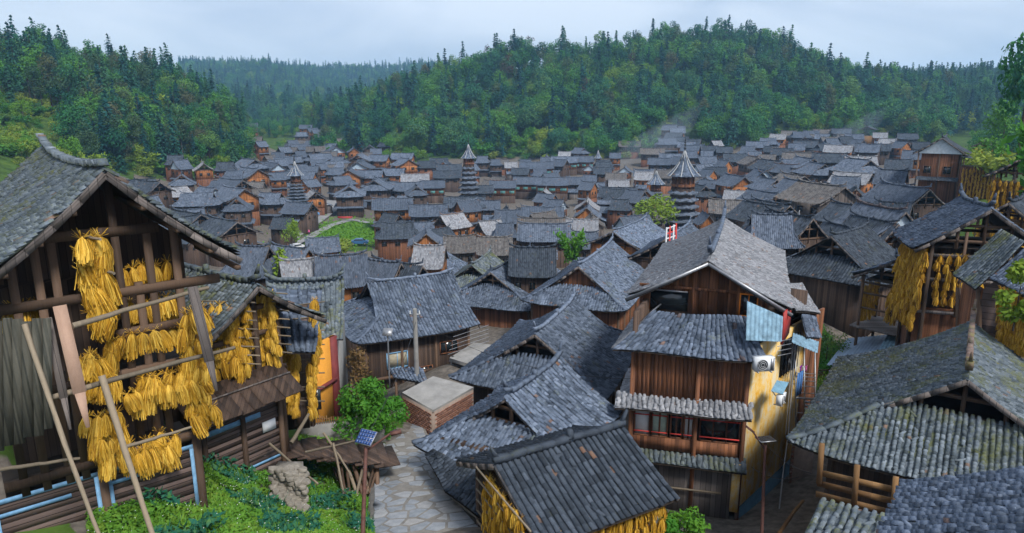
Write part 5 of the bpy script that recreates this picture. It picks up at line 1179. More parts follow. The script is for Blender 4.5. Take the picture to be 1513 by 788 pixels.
# two more rice barns up the bank and one far on the hillside
for (A_, d_, B_, lab_) in (((1505,236),60,(1530,230),'rice barn half hidden by the feathery bank trees'), ((1490,300),46,(1515,292),'slatted rice barn above the tall smooth roofed granary'), ((1281,187),330,(1290,186),'lone orange granary on the hillside above the roofs'), ((1455,207),150,(1462,205),'little rice barn on the grassy bank')):
    e, f, L, W = granary(lab_, A_, d_, B_, 4.8 if d_ < 300 else 8, 1.6, 4.6 if d_ < 300 else 7, T_DARK, L=4 if d_ < 300 else 8, mode='strip', pitch=.3)
    m = MB(); m.box((0,0,1.5), (L-1.2, W-1.6, 5)); m.build('wall', W_OCHRE, e)
    for x in (-L/2+.5, L/2-.5):
        for y in (-W/2+.7, W/2-.7): one_beam(e, 'post', (x, y, -3), (x, y, 4.8), .16, .16, W_BEAM)
    if d_ < 300:
        for k in range(8): rack(f(L/2-.4, -W/2+.6, 4.2-k*.42), f(L/2-.4, W/2-.6, 4.2-k*.42), 8, '', '', .8, lone=False); rack(f(L/2-.4, -W/2+.6, 4.2-k*.42), f(-L/2+.4, -W/2+.6, 4.2-k*.42), 6, '', '', .8, lone=False)
if _mass.n: tag(_mass.build('rice_sheaves', M_RICE), 'massed golden rice sheaves drying on the granaries of the bank', 'rice', kind='stuff')
print('SHEAVES', N_IND[0])
# ------------------------------------------------------------------ the tall house with the yellow side wall
cx, cy, zr, yaw, L = ridge_fit(1047, 386, 29, 1072, 318); L9 = 12.5
ax, ay = cx+math.cos(yaw)*L/2, cy+math.sin(yaw)*L/2; cx, cy = ax-math.cos(yaw)*L9/2, ay-math.sin(yaw)*L9/2
b9 = 1.6; h9 = empty('tall_house', (cx, cy, b9), yaw); tag(h9, 'tall four storey house with pale tiled roof, red brown plank front and yellow plaster side', 'house'); q9 = local(h9)
z9 = lambda z: z-b9
house_roof(h9, L9, 7.0, z9(zr-2.0), 2.0, .5, 0, 0, '', 'tile', T_PALE, curve=.15, pitch=.19, course=.14, pick=(-1, (L9/2-1.5, -2.2, z9(zr-1.3))), npick=150, ridge_up=.55, jit=.9, ridge_mat=T_GREY)
for sy in (-1, 1): one_beam(h9, 'fascia', (L9/2+.03, sy*3.5, z9(zr-2.05)), (L9/2+.03, 0, z9(zr-.12)), .05, .13, M_METAL)
FL, FR, BR, BL = q9((5.3,27.8,0)), q9((9.95,26.75,0)), q9((14.1,31.2,0)), q9((8.6,35.5,0))
def lerp(a, b, t): return np.array(a)*(1-t)+np.array(b)*t
M_YEL = NT('yellow_plaster', .85, .2); _o = M_YEL.tc('Object'); _z = M_YEL.sep(_o)[2]
_n = M_YEL.noise(M_YEL.mapping(_o, (1.4,1.4,.5)), 1.6, 7, .7, dist=.5); _n2 = M_YEL.noise(_o, 5.0, 5)
_c = M_YEL.ramp(M_YEL.math('ADD', _n, M_YEL.math('MULTIPLY', M_YEL.math('SUBTRACT', _n2, .5), .3)), [(.36, (.58,.30,.03)), (.48, (.63,.42,.13)), (.60, (.56,.49,.34))])
M_YEL.col(_c); M_YEL.bump(_n2, .25); M_YEL = M_YEL.m
# core walls (dark inner shell), storey by storey
panel(h9, 'side_wall', FR, BR, z9(3.0), z9(10.2), M_YEL, .2); panel(h9, 'back_wall', BR, BL, z9(0), z9(11.6), W_DARK, .2); panel(h9, 'far_side_wall', BL, FL, z9(0), z9(11.6), W_DARK, .2)
panel(h9, 'side_base', lerp(FR,BR,.02)+np.array((-.05,0,0)), BR, z9(0), z9(2.98), mat_plain('blue_base', (.05,.11,.16), .8), .16)
for k in range(4):
    zf = (3.6, 5.3, 7.5, 10.4)[k]; m = MB(); c_ = (FL+FR+BR+BL)/4; poly = [lerp(p, c_, .06)[:2] for p in (FL, FR, BR, BL)]; m.prism(poly, z9(zf)-.08, z9(zf)+.02); m.build('floor', M_SOFFIT, h9)
# third storey: upright red-brown planks
nP = 27
for i in range(nP):
    if i in (13,): mm, w_ = W_BEAM, .2
    m = MB(); a, b = lerp(FL, FR, (i+.03)/nP), lerp(FL, FR, (i+.97)/nP); o = panel(h9, 'plank', a, b, z9(7.75), z9(10.05), W_RED, .06+.012*(i % 3))
for t_ in (0, .58, 1): P = lerp(FL, FR, t_); one_beam(h9, 'post', (P[0]+.06, P[1], z9(1)), (P[0]+.06, P[1], z9(10.2)), .18, .18, W_RED)
panel(h9, 'top_rail', FL+np.array((.08,0,0)), FR+np.array((.08,0,0)), z9(9.85), z9(10.02), W_DARK, .05)
# window storey
gap = lambda t0, t1: (lerp(FL, FR, t0), lerp(FL, FR, t1))
a, b = gap(.0, 1); panel(h9, 'sill_wall', a, b, z9(5.3), z9(5.9), W_RED, .1); panel(h9, 'head_beam', a, b, z9(7.3), z9(7.65), W_RED, .14)
M_REDTRIM = mat_plain('red_white_trim', (.55,.05,.04), .6)
for (t0, t1, pane_, nb) in ((.03,.17,M_WHITE,0), (.19,.33,mat_plain('pale_green_curtain',(.42,.52,.44)),1), (.36,.46,M_GLASS,1), (.48,.56,M_WHITE,1), (.62,.97,M_GLASS,2)):
    a, b = gap(t0, t1); o = MB(); 
    for zz in (5.93, 7.27): o.beam((*a[:2], z9(zz)), (*b[:2], z9(zz)), .07, .07)
    for i in range(nb+2):
        p = lerp(a, b, i/(nb+1)); o.beam((*p[:2], z9(5.9)), (*p[:2], z9(7.3)), .07, .07)
    w = o.build('window', W_RED, h9); panel(w, 'pane', a-np.array((.06,0,0)), b-np.array((.06,0,0)), z9(5.9), z9(7.3), pane_, .03)
    p_, q_ = a+np.array((.09,0,0)), b+np.array((.09,0,0))
    for zz in (6.15, 6.95): one_beam(w, 'red_bar', (*p_[:2], z9(zz)), (*q_[:2], z9(zz)), .025, .05, M_REDTRIM)
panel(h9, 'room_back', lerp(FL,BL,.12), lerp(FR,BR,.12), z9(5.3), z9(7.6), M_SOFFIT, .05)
# lower storey
panel(h9, 'lower_wall', *gap(.22, .93), z9(1.0), z9(5.2), W_GREY, .1); panel(h9, 'recess_shade_sheet', lerp(FL,BL,.1), lerp(FR,BR,.1), z9(1), z9(5.2), M_SOFFIT, .05)  # near-black sheet behind the wall paints the shade of the opening
o = panel(h9, 'corner_block', lerp(FL,FR,.93)+np.array((.1,0,0)), FR+np.array((.1,0,0)), z9(2.8), z9(5.1), M_YEL, .3)
one_beam(h9, 'rail', (*(lerp(FL,FR,.1)[:2]+np.array((.2,0))), z9(3.6)), (*(lerp(FL,FR,.85)[:2]+np.array((.2,0))), z9(3.6)), .06, .08, W_POLE)
# tiled pent roofs over the storeys
out = np.array((1.0, 0, 0)); sd = (FR-FL)/np.linalg.norm(FR-FL)
def strip_roof(name, z, dep, drop, l0, r0, mat, **kw):
    a, b = FL-sd*l0, FR+sd*r0; nrm = np.array((sd[1], -sd[0], 0)); nrm *= np.sign(nrm[0])
    return lean_roof(h9, name, (*(a[:2]), z+drop), (*(b[:2]), z+drop), (*(a+nrm*dep)[:2], z), (*(b+nrm*dep)[:2], z), mat, sag=.03, **kw), nrm
_, nrm = strip_roof('pent_roof', z9(4.95), .6, .3, .1, .2, T_MOSS)
strip_roof('pent_roof', z9(7.45), .75, .4, .7, .2, T_PALE, npick=100, pick=(FL+FR)/2+np.array((0,0,z9(7.6))), jit=1.3)
zs = z9(10.0); a, b = FL-sd*.9+nrm*.7, FR+sd*.7+nrm*.7; ta, tb = FL+sd*.7-nrm*.9, FR-sd*.1-nrm*.9
lean_roof(h9, 'skirt_roof', (*ta[:2], zs+1.35), (*tb[:2], zs+1.35), (*a[:2], zs+.1), (*b[:2], zs), T_GREY, jit=1.4, npick=50, pick=(a+b)/2+np.array((0,0,zs+.3)), pitch=.25)
bl_ = lerp(FL, BL, .55)-sd*.9; tl_ = lerp(FL, BL, .55)+sd*.8
lean_roof(h9, 'side_skirt_roof', (*tl_[:2], zs+1.35), (*ta[:2], zs+1.35), (*bl_[:2], zs+.1), (*a[:2], zs+.1), T_PALE)
lean_roof(h9, 'side_skirt_roof', (*(lerp(FL,BL,.5)+sd*.1)[:2], z9(8.0)), (*(FL+sd*.1)[:2], z9(8.0)), (*(lerp(FL,BL,.5)-sd*1.1)[:2], z9(7.35)), (*(FL-sd*.7+nrm*.7)[:2], z9(7.4)), T_PALE)
# gable storey
xg9 = L9/2-.75; zg0 = zs+1.1; ze = z9(zr-2.0)
for i in range(13):
    y = -2.7+i*.42
    if i in (1,2,3,4): z0_ = zg0+.95
    else: z0_ = zg0
    zt_ = ze+2.0*(1-abs(y)/3.5)-.12; m = MB(); m.box((xg9, y, (z0_+zt_)/2), (.07, .405, zt_-z0_)); m.build('plank', W_RED, h9)
for y in (-2.9, -.6, 1.3, 2.3): one_beam(h9, 'post', (xg9+.05, y, zg0-.2), (xg9+.05, y, ze+2.0*(1-abs(y)/3.5)-.25), .13, .13, W_RED)
m = MB(); m.box((xg9+.05, -.2, zg0+1.15), (.11, 5.6, .12)); m.build('cross_beam', W_RED, h9)
m = MB(); m.box((xg9-.1, -1.8, zg0+.5), (.04, 1.9, .95)); m.build('loft_opening_shade', M_GLASS, h9); m = MB(); m.box((xg9+.03, -1.8, zg0+.96), (.1, 1.9, .06)); m.build('loft_sill', M_METAL, h9)  # dark glass sheet stands in for the shade inside the open loft gap
window(h9, (xg9+.05, 1.75, zg0+.62), 'x+', .78, 1.05, mat_plain('orange_frame', (.75,.22,.02), .5), M_GLASS, 1)
m = MB(); m.box((xg9-4.5, 0, z9(10.9)), (8.8, 4.6, 2.0)); m.build('loft_wall', W_DARK, h9)
M_TINLT = mat_plain('pale_blue_tin', (.17,.28,.36), .6, .5, 4, .2)
tin_roof(h9, 'tin_sheet', q9(at(1104,445,27.9)), q9(at(1157,468,27.6)), q9(at(1102,503,27.6)), q9(at(1155,505,27.4)), M_TINLT, .16)
panel(h9, 'red_wall', q9(at(1157,480,27.9)), q9(at(1166,480,29.5)), q9(at(1157,512,27.9))[2], q9(at(1157,462,27.9))[2], M_RED, .08)
tin_roof(h9, 'tin_awning', q9(at(1172,492,30.5)), q9(at(1210,505,31)), q9(at(1170,506,29.3)), q9(at(1208,522,29.8)), M_TINLT, .16)
lean_roof(h9, 'annex_roof', q9(at(1158,420,34)), q9(at(1186,418,37)), q9(at(1176,459,30.4)), q9(at(1213,462,33)), T_PALE, pitch=.19, course=.14)
lean_roof(h9, 'annex_low_roof', q9(at(1184,466,31)), q9(at(1204,466,33)), q9(at(1192,498,30.5)), q9(at(1212,500,32)), T_GREY)
# balcony frame with laundry behind the yellow wall
P_, Q_ = at(1172,520,31.2), at(1203,524,33); zb0, zb1 = at(1172,646,31.5).z, at(1172,510,31.2).z
panel(h9, 'annex_wall', q9(at(1176,560,33.2)), q9(at(1206,560,35)), z9(1), z9(10.3), W_RED, .1)
for x_, d_ in ((1176,32.2),(1189,32.8),(1205,33.6)): one_beam(h9, 'balcony_post', q9(at(x_,650,d_)), q9(at(x_-1,508,d_)), .06, .06, M_METAL)
for y_ in (551, 556, 562, 570, 580, 588, 610, 645): one_beam(h9, 'balcony_rail', q9(at(1176,y_,32.2)), q9(at(1205,y_+2,33.6)), .03, .035 if y_ not in (588, 645) else .1, M_METAL)
for k in range(9): one_beam(h9, 'shutter_slat', q9(at(1189,594+k*5.2,32.6)), q9(at(1203,595+k*5.2,33.3)), .04, .1, M_METAL)
for y_ in (505, 512, 519, 526): one_beam(h9, 'rail', q9(at(1149,y_,27.3)), q9(at(1169,y_-4,28.6)), .025, .025, M_METAL)
one_tube(h9, 'drain_pipe', [q9(at(1174,520,31.6)), q9(at(1165,640,31.4)), q9(at(1157,700,31)), q9(at(1150,765,30.5))], .035, M_METAL); one_tube(h9, 'drain_pipe', [q9(at(1171,520,31.4)), q9(at(1161,642,31.2))], .025, M_METAL)
sf = (BR-FR)/np.linalg.norm(BR-FR); sn = np.array((sf[1], -sf[0], 0)); sn = sn if (sn @ (FR-BL)) > 0 else -sn
for (t0, t1, z0_, z1_) in ((.52,.84,8.1,9.8),):
    p, q = lerp(FR,BR,t0)+sn*.12, lerp(FR,BR,t1)+sn*.12; w = panel(h9, 'window', p, q, z9(z0_), z9(z1_), M_GLASS, .04)
    for i in range(7): r_ = lerp(p, q, i/6)+sn*.08; one_beam(w, 'bar', (*r_[:2], z9(z0_)), (*r_[:2], z9(z1_)), .03, .03, M_BLACK)
# ------------------------------------------------------------------ things fixed to it
def ac_unit(P, yaw_, label, s=1.0, awning=False):
    e = empty('air_conditioner', P, yaw_); tag(e, label, 'air conditioner'); m = MB(); m.box((0,0,0), (.82*s, .32*s, .58*s)); m.build('body', M_WHITE, e)
    g_ = MB(); g_.tube([(-.12*s,-.161*s,0), (-.12*s,-.185*s,0)], .23*s, 20); f_ = g_.build('fan_grille', M_BLACK, e)
    for r_ in (.08, .15, .22):
        m = MB(); m.tube([(-.12*s+r_*s*math.cos(i*.35), -.19*s, r_*s*math.sin(i*.35)) for i in range(19)], .008*s, 4); m.build('ring', M_WHITE, f_)
    m = MB(); m.box((.3*s,-.165*s,0), (.14*s,.02*s,.5*s)); m.build('vent', M_METAL, e)
    for sx in (-.28, .28): m = MB(); m.box((sx*s,.05*s,-.32*s), (.05*s,.5*s,.05*s)); m.build('bracket', M_METAL, e)
    return e
ac_unit(at(1128,537,27.6), R(8), 'white air conditioner unit below the skirt roof of the tall house')
ac_unit(at(1154,589,28.6), R(52), 'small air conditioner under a blue tin awning on the yellow wall', .75)
e = empty('awning', at(1152,570,28.4)); tag(e, 'little blue tin awning on the yellow wall', 'awning'); q = local(e)
tin_roof(e, 'sheet', q(at(1148,562,29)), q(at(1166,565,29.6)), q(at(1139,578,27.9)), q(at(1157,583,28.4)), mat_plain('blue_awning', (.16,.30,.40), .5), .1)
for a_, b_ in (((1141,578,28),(1146,585,28.7)), ((1157,583,28.4),(1161,588,29.2))): one_beam(e, 'strut', q(at(*a_)), q(at(*b_)), .03, .03, M_METAL)
for i, (x_, c_, l_) in enumerate(((1183,(.35,.05,.45),'purple'),(1187,(.6,.6,.62),'white'),(1191,(.5,.1,.3),'pink'))):
    m = MB(); P = np.array(at(x_,545,31.8)); m.box((0,0,0), (.12,.03,.3)); m.box((0,0,.1), (.2,.03,.1)); o = m.build('hanging_cloth', mat_plain(l_+'_cloth', c_, .9), None); o.location = P; o.rotation_euler = (0,0,.8); tag(o, f'small {l_} garment drying on the balcony rail of the tall house', 'laundry')
m = MB(); 
for i in range(6): m.box((i*.1-.25, .02*math.sin(i*2), 0), (.11,.03,1.15))
o = m.build('hanging_sheet', mat_plain('blue_cloth', (.06,.16,.38), .9), None); o.location = at(1181,567,31.6); o.rotation_euler = (0,0,.8); tag(o, 'blue sheet hanging on the balcony of the tall house', 'laundry')
# red and white steel frame standing on the roof behind
e = empty('roof_frame', at(990,378,44)); tag(e, 'red and white steel lattice frame standing on a roof', 'frame'); q = local(e)
for i, (x0, x1) in enumerate(((983,985),(988.5,990),(994,995.5),(998.5,999))): one_tube(e, 'upright', [q(at(x0,380-i*2,44)), q(at(x1,336-i*2,44))], .06, M_REDTRIM if i % 2 else M_WHITE, 6)
for k in range(6): one_tube(e, 'rung', [q(at(983+.3*k,376-k*7.5,44)), q(at(998.6,371-k*7.5,44))], .045, M_WHITE if k % 2 else M_REDTRIM, 6)
# ------------------------------------------------------------------ lane of irregular flagstones
lane_px = [(630,800,21.3,1.75),(612,745,24.2,1.35),(600,700,27.5,1.25),(594,660,31,1.15),(590,630,34.5,1.1),(584,612,38,1.1),(576,600,41,1.1)]
LP = [(np.array(at(x, y, d)), w) for x, y, d, w in lane_px]
def lane_at(s):
    k = min(int(s), len(LP)-2); f = s-k; return LP[k][0]*(1-f)+LP[k+1][0]*f, LP[k][1]*(1-f)+LP[k+1][1]*f
mb = MB(); rows = []
ss = np.linspace(0, len(LP)-1, 60)
def lane_frame(s):
    c, w = lane_at(s); a, _ = lane_at(min(s+.05, len(LP)-1.001)); b, _ = lane_at(max(s-.05, 0)); t_ = a-b; t_[2] = 0; t_ /= np.linalg.norm(t_)+1e-9; n = np.array((t_[1], -t_[0], 0)); return c, w, n
for s in ss:
    c, w, n = lane_frame(s)
    for k, dz in ((-1.35,-.9),(-1.12,.0),(-.5,.03),(.5,.03),(1.12,0),(1.35,-.9)): rows.append(c+n*w*k+np.array((0,0,dz+.03)))
nn_ = len(ss); id_ = np.arange(nn_*6).reshape(nn_, 6); mb.add(np.array(rows), np.stack([id_[:-1,:-1], id_[:-1,1:], id_[1:,1:], id_[1:,:-1]], -1).reshape(-1,4))
lane = mb.build('lane', mat_plain('lane_mortar', (.17,.16,.145), .9, .3, 3, bump=.3), smooth=True); tag(lane, kind='structure')
t = NT('flagstone', .6, .4); rn = t.rnd(); o_ = t.tc('Object'); n_ = t.noise(o_, 4, 5)
t.col(t.mix(.55, t.ramp(rn, [(0,(.13,.155,.185)),(.5,(.22,.245,.275)),(.8,(.29,.30,.315)),(1,(.34,.31,.27))]), t.ramp(n_, [(.3,(.10,.115,.135)),(.7,(.28,.29,.30))]))); t.bump(n_, .3); M_FLAG = t.m
# irregular polygons: cells of a jittered point set in lane coordinates (across, along)
Ltot = 0; cum = [0]
for i in range(len(LP)-1): Ltot += np.linalg.norm(LP[i+1][0]-LP[i][0]); cum.append(Ltot)
def lane_pt(u, v):
    s = np.interp(v, cum, np.arange(len(cum))); c, w, n = lane_frame(min(s, len(LP)-1.001)); return c+n*u*w/1.2*1.0+np.array((0,0,.05))
pts_ = []; v = -.3
while v < Ltot+.3:
    for u in np.arange(-1.15, 1.3, .52): pts_.append((u+rng.uniform(-.2,.2), v+rng.uniform(-.22,.22)))
    v += .58
pts_ = np.array(pts_)
def clip(poly, m_, d_):
    out = []; n = len(poly)
    for i in range(n):
        a, b = poly[i], poly[(i+1)%n]; fa, fb = (a-m_)@d_, (b-m_)@d_
        if fa <= 0: out.append(a)
        if fa*fb < 0: out.append(a+(b-a)*fa/(fa-fb))
    return out
for i, p in enumerate(pts_):
    if not (0 < p[1] < Ltot): continue
    poly = [p+np.array(q) for q in ((-.8,-.8),(.8,-.8),(.8,.8),(-.8,.8))]
    for j in np.argsort(((pts_-p)**2).sum(1))[1:13]:
        d_ = pts_[j]-p; L_ = np.linalg.norm(d_); poly = clip(poly, p+d_/2-d_/L_*.035, d_/L_)
        if len(poly) < 3: break
    if len(poly) < 3: continue
    poly = [np.array((np.clip(q[0], -1.22, 1.22), q[1])) for q in poly]
    c = lane_pt(*p); W_ = [lane_pt(*q)-c for q in poly]; dz = rng.uniform(0, .025); n = len(W_); m = MB()
    m.add([w_+np.array((0,0,dz)) for w_ in W_]+[w_*1.03+np.array((0,0,-.06)) for w_ in W_]+[(0,0,dz+.006)], [(k, (k+1)%n, 3*0+2*n) for k in range(n)]); m.add([w_+np.array((0,0,dz)) for w_ in W_]+[w_*1.03+np.array((0,0,-.06)) for w_ in W_], [(n+k, n+(k+1)%n, (k+1)%n, k) for k in range(n)])
    o = m.build('flagstone', M_FLAG, lane); o.location = c
# far street and the walled garden plot
def ribbon(name, px, w, mat, dz=.12, kind='structure'):
    P = [on_ground(x, y, 0.1, 60)[0] for x, y in px]; mb = MB(); V = []
    S_ = []
    for a, b in zip(P[:-1], P[1:]):
        for f in np.linspace(0, 1, 8, endpoint=False): S_.append(np.array(a)*(1-f)+np.array(b)*f)
    S_.append(np.array(P[-1])); S_ = np.array(S_); 
    for i in range(len(S_)):
        t_ = S_[min(i+1,len(S_)-1)]-S_[max(i-1,0)]; n = np.array((t_[1], -t_[0])); n /= np.linalg.norm(n)+1e-9
        for k in (-1, 1): x, y = S_[i,:2]+n*w/2*k; V.append((x, y, gz(x, y)+dz+.35))
    k = np.arange(len(S_)-1)*2; mb.add(V, np.stack([k, k+2, k+3, k+1], 1)); o = mb.build(name, mat); return tag(o, kind=kind)
M_STREET = mat_plain('street_concrete', (.20,.20,.205), .9, .25, .5)
ribbon('street', [(388,408),(402,384),(412,370),(436,346),(462,330),(486,313),(492,298)], 4.5, M_STREET); ribbon('path', [(412,372),(455,355),(490,335),(520,327),(545,332)], 2.2, M_STREET, .2)
# ------------------------------------------------------------------ yard building with a flat concrete roof and brick wall
e = empty('brick_shed', at(650,610,33)); tag(e, 'low brick outbuilding with flat concrete roof at the lane bend', 'outbuilding'); q = local(e)
zt_ = at(640,580,35).z; C_ = [atz(594,580,zt_), atz(640,556,zt_), atz(700,572,zt_), atz(640,606,zt_)]; C_ = [q(c) for c in C_]
m = MB(); m.prism([c[:2] for c in C_], C_[0][2]-.12, C_[0][2]); m.build('roof_slab', M_CONC, e)
M_MORT = mat_plain('mortar', (.22,.17,.14), .95); M_BRICK = mat_plain('brick', (.28,.10,.055), .9, .4, 6); t = NT('brick_red', .9); t.col(t.ramp(t.rnd(), [(0,(.11,.05,.036)),(.6,(.21,.095,.062)),(1,(.27,.14,.10))])); M_BRICK = t.m
cen = sum(C_)/4; inn = [lerp(c, cen, .05) for c in C_]; zb = -2.2
bm_ = None; nb = 0
for a, b in ((inn[0], inn[3]), (inn[3], inn[2])):
    w = panel(e, 'wall', a, b, zb, C_[0][2]-.12, M_MORT, .2); Lw = np.linalg.norm((b-a)[:2]); d_ = (b-a)/Lw; nrm_ = np.array((d_[1], -d_[0], 0)); nrm_ *= np.sign(-nrm_[1]); hgt = C_[0][2]-.2-zb; rw = 0
    z = zb+.9
    while z < C_[0][2]-.22:
        x = .12*(rw % 2)
        while x < Lw-.25 and nb < 290:
            P = a+d_*(x+.12)+nrm_*.1
            if bm_ is None: m = MB(); m.box((0,0,0), (.235,.04,.085)); bm_ = m.mesh('brick', M_BRICK)
            link('brick', bm_, w, (P[0], P[1], z), (0, 0, math.atan2(d_[1], d_[0]))); nb += 1; x += .265
        z += .115; rw += 1
panel(e, 'wall', inn[0], inn[1], zb, C_[0][2]-.12, M_MORT, .2); panel(e, 'wall', inn[1], inn[2], zb, C_[0][2]-.12, M_MORT, .2)
# small tiled lean-to and concrete terrace behind
e = empty('lean_to', at(620,548,42)); tag(e, 'small blue grey tiled lean to below the house with the utility pole', 'shed'); q = local(e)
lean_roof(e, 'roof', q(at(575,545,43)), q(at(625,543,43)), q(at(583,558,40)), q(at(634,568,39.5)), T_GREY); 
for x_, y_ in ((585,560),(632,568)): one_beam(e, 'post', q(at(x_,y_,40.2)), q(at(x_,y_,40.2))+np.array((0,0,-2.4)), .13, .13, W_BEAM)
e = empty('terrace', at(700,525,46)); tag(e, 'grey concrete terrace slab with wire frame beside the red brown plank house', 'terrace'); q = local(e); zt_ = at(700,525,46).z
m = MB(); m.prism([q(atz(x,y,zt_))[:2] for x,y in ((664,529),(700,506),(744,512),(706,542))], -.25, 0); m.build('slab', M_CONC, e)
for x_, y_ in ((668,527),(704,540)): one_beam(e, 'pillar', q(atz(x_,y_,zt_)), q(atz(x_,y_,zt_))+np.array((0,0,-3)), .22, .22, M_CONC)
for k in range(5): one_tube(e, 'wire', [q(atz(662+k*2,528-k*2,zt_))+np.array((0,0,.2+.22*k)), q(atz(722,508-k,zt_))+np.array((0,0,.2+.25*k))], .02, M_METAL, 4)
# ------------------------------------------------------------------ poles, lamps, fences
def upole(P, h, r, mat, label, name='utility_pole'):
    e = empty(name, P); tag(e, label, 'pole'); one_tube(e, 'shaft', [(0,0,-1),(0,0,h)], [r*1.2, r], mat, 9); one_beam(e, 'cross_arm', (-.35,0,h-.35), (.35,0,h-.35), .06, .08, M_METAL)
    for x in (-.28, .28): one_tube(e, 'insulator', [(x,0,h-.3),(x,0,h-.12)], [.04,.03], M_WHITE, 6)
    return e
upole(at(616,556,41.5), 4.3, .13, M_CONC, 'concrete utility pole in front of the broad timber house')
def solar_lamp(base, top, px_size, label, tilt, arm, rz=0.0, blue=True):
    e = empty('solar_lamp', base); tag(e, label, 'street lamp'); T_ = np.array(top)-np.array(base)
    one_tube(e, 'pole', [(0,0,-.6), T_], [.075,.055], M_RUST, 8)
    m = MB(); m.box((0,0,0), (.62*px_size,.5*px_size,.04)); p_ = m.build('solar_panel', M_METAL, e); p_.location = T_+np.array((0,0,.08)); p_.rotation_euler = (tilt, 0, rz)
    for i in range(6):
        for j in range(4):
            m = MB(); m.box(((-.25+i*.1)*px_size, (-.18+j*.12)*px_size, .024), (.092*px_size,.108*px_size,.006)); m.build('cell', mat_solar if blue else M_BLACK, p_)
    a_ = np.array(arm); one_tube(e, 'arm', [T_+np.array((0,0,-.35)), T_+a_], .035, M_RUST, 6); one_beam(e, 'lamp_head', T_+a_, T_+a_*1.45, .2, .08, M_RUST)
    return e
mat_solar = NT('solar_cell', .25, .6).col((.02,.06,.20)).m
solar_lamp(at(533,800,19.5), at(541,650,20.5), .95, 'rusty solar street lamp with blue panel beside the flagstone lane', R(38), (.7,.2,.1), R(-25))
solar_lamp(at(1126,800,25.5), at(1131,652,26), 1.0, 'rusty solar lamp with flat dark panel in front of the yellow wall', R(-4), (-.55,-.1,.45), R(10), blue=False)
e = empty('solar_lamp', at(573,500,41.3)); tag(e, 'white solar panel lamp on the corner of the broad timber house', 'street lamp'); one_tube(e, 'pole', [(0,0,-3.2),(0,0,.3)], .05, M_METAL, 6); m = MB(); m.box((0,0,0),(.6,.5,.04)); o = m.build('solar_panel', M_METAL, e); o.location=(0,0,.4); o.rotation_euler=(R(50),0,R(-10))
# picket fence on the yard wall
fe = empty('picket_fence', at(505,622,31)); tag(fe, 'weathered ochre picket fence on a low concrete wall', 'fence'); q = local(fe); a, b = q(at(453,632,30.5)), q(at(563,640,31.5))
for i in range(34):
    p = lerp(a, b, i/33); one_beam(fe, 'picket', p+np.array((0,0,.0)), p+np.array((0,0,.62+.05*math.sin(i*2.3))), .055, .03, W_OCHRE)
for z in (.15, .48): one_beam(fe, 'rail', a+np.array((0,.03,z)), b+np.array((0,.03,z)), .03, .05, W_OCHRE)
panel(fe, 'low_wall', a-np.array((.3,0,0)), b+np.array((.2,0,0)), -1.3, .02, M_CONC, .25)
# timber stack under a ragged bark roof
st = empty('wood_shed', at(510,670,27)); tag(st, 'collapsed bark roof over a stack of old beams below the fence', 'shed'); q = local(st)
for k in range(11):
    f_ = k/10; m = MB(); m.beam(q(at(428+f_*140,648+f_*10+3*math.sin(k*2),28.6)), q(at(438+f_*142,676+f_*14+4*math.sin(k*3.1),26.4)), .62, .05); m.build('bark_sheet', W_DARK, st)
for k in range(14):
    x_ = 500+k*4.4; one_tube(st, 'beam', [q(at(x_+random.uniform(-12,12), 690+random.uniform(-6,4), 27.2+random.uniform(-.5,.5))), q(at(x_+random.uniform(-6,16), 738+random.uniform(-14,8), 26+random.uniform(-.4,.4)))], random.uniform(.05,.09), W_BEAM if k % 3 else W_POLE, 6)
for a_, b_, lb in (((398,655,25.5),(470,715,24.5),'thin pale pole lying down the weedy bank'), ((450,668,25.5),(530,650,26.5),'thin pole slanting across the bark roof'), ((478,640,27),(520,705,25.8),'dark pole propped against the bark roof'), ((492,655,26),(508,730,25),'pale pole standing against the beam stack'), ((430,655,26.5),(456,612,27.5),'grey plank leaning on the barn wall')):
    pole(at(*a_), at(*b_), .05 if 'plank' not in lb else .09, W_POLE, 'loose_pole', lb)
# stone retaining wall stub: rough stones
sw_ = empty('retaining_wall', at(428,745,23.2)); tag(sw_, 'stub of dry stone retaining wall among weeds', 'wall'); q = local(sw_); stone_mesh = []
for s in range(5):
    m = MB(); m2 = MB(); n = 6; ringz = (-.07, 0.0, .06)
    for zi, z in enumerate(ringz):
        pass
    V = []; 
    for zi, (z, r_) in enumerate(((-.075,.92),(0,1),(.07,.93))):
        for k in range(n): a_ = 2*math.pi*k/n; rr = r_*(.9+.12*math.sin(k*2.3+s*1.7)); V.append((.24*rr*math.cos(a_), .17*rr*math.sin(a_), z+rng.normal(0,.008)))
    V += [(0,0,-.1),(0,0,.1)]; Fq = [(zi*n+k, zi*n+(k+1)%n, (zi+1)*n+(k+1)%n, (zi+1)*n+k) for zi in range(2) for k in range(n)]
    m2.add(V, Fq); m2.add(V, [(2*n+k, 2*n+(k+1)%n, 3*n+1) for k in range(n)]+[((k+1)%n, k, 3*n) for k in range(n)]); stone_mesh.append(m2.mesh('stone', M_STONE))
for r_ in range(11):
    for k in range(6):
        x_ = 404+k*8.5+(r_ % 2)*4; P = q(at(x_, 756-r_*6.2, 23.2+.15*math.sin(k+r_)+r_*.03)); link('stone', random.choice(stone_mesh), sw_, P, (random.gauss(0,.07), random.gauss(0,.07), random.uniform(0,6)), (random.uniform(.8,1.15),random.uniform(.8,1.1),random.uniform(.75,1.1)))
m = MB(); m.box((0,0,0), (.9,.6,1.6)); o = m.build('core', M_STONE, sw_); o.location = q(at(428,718,24.4))
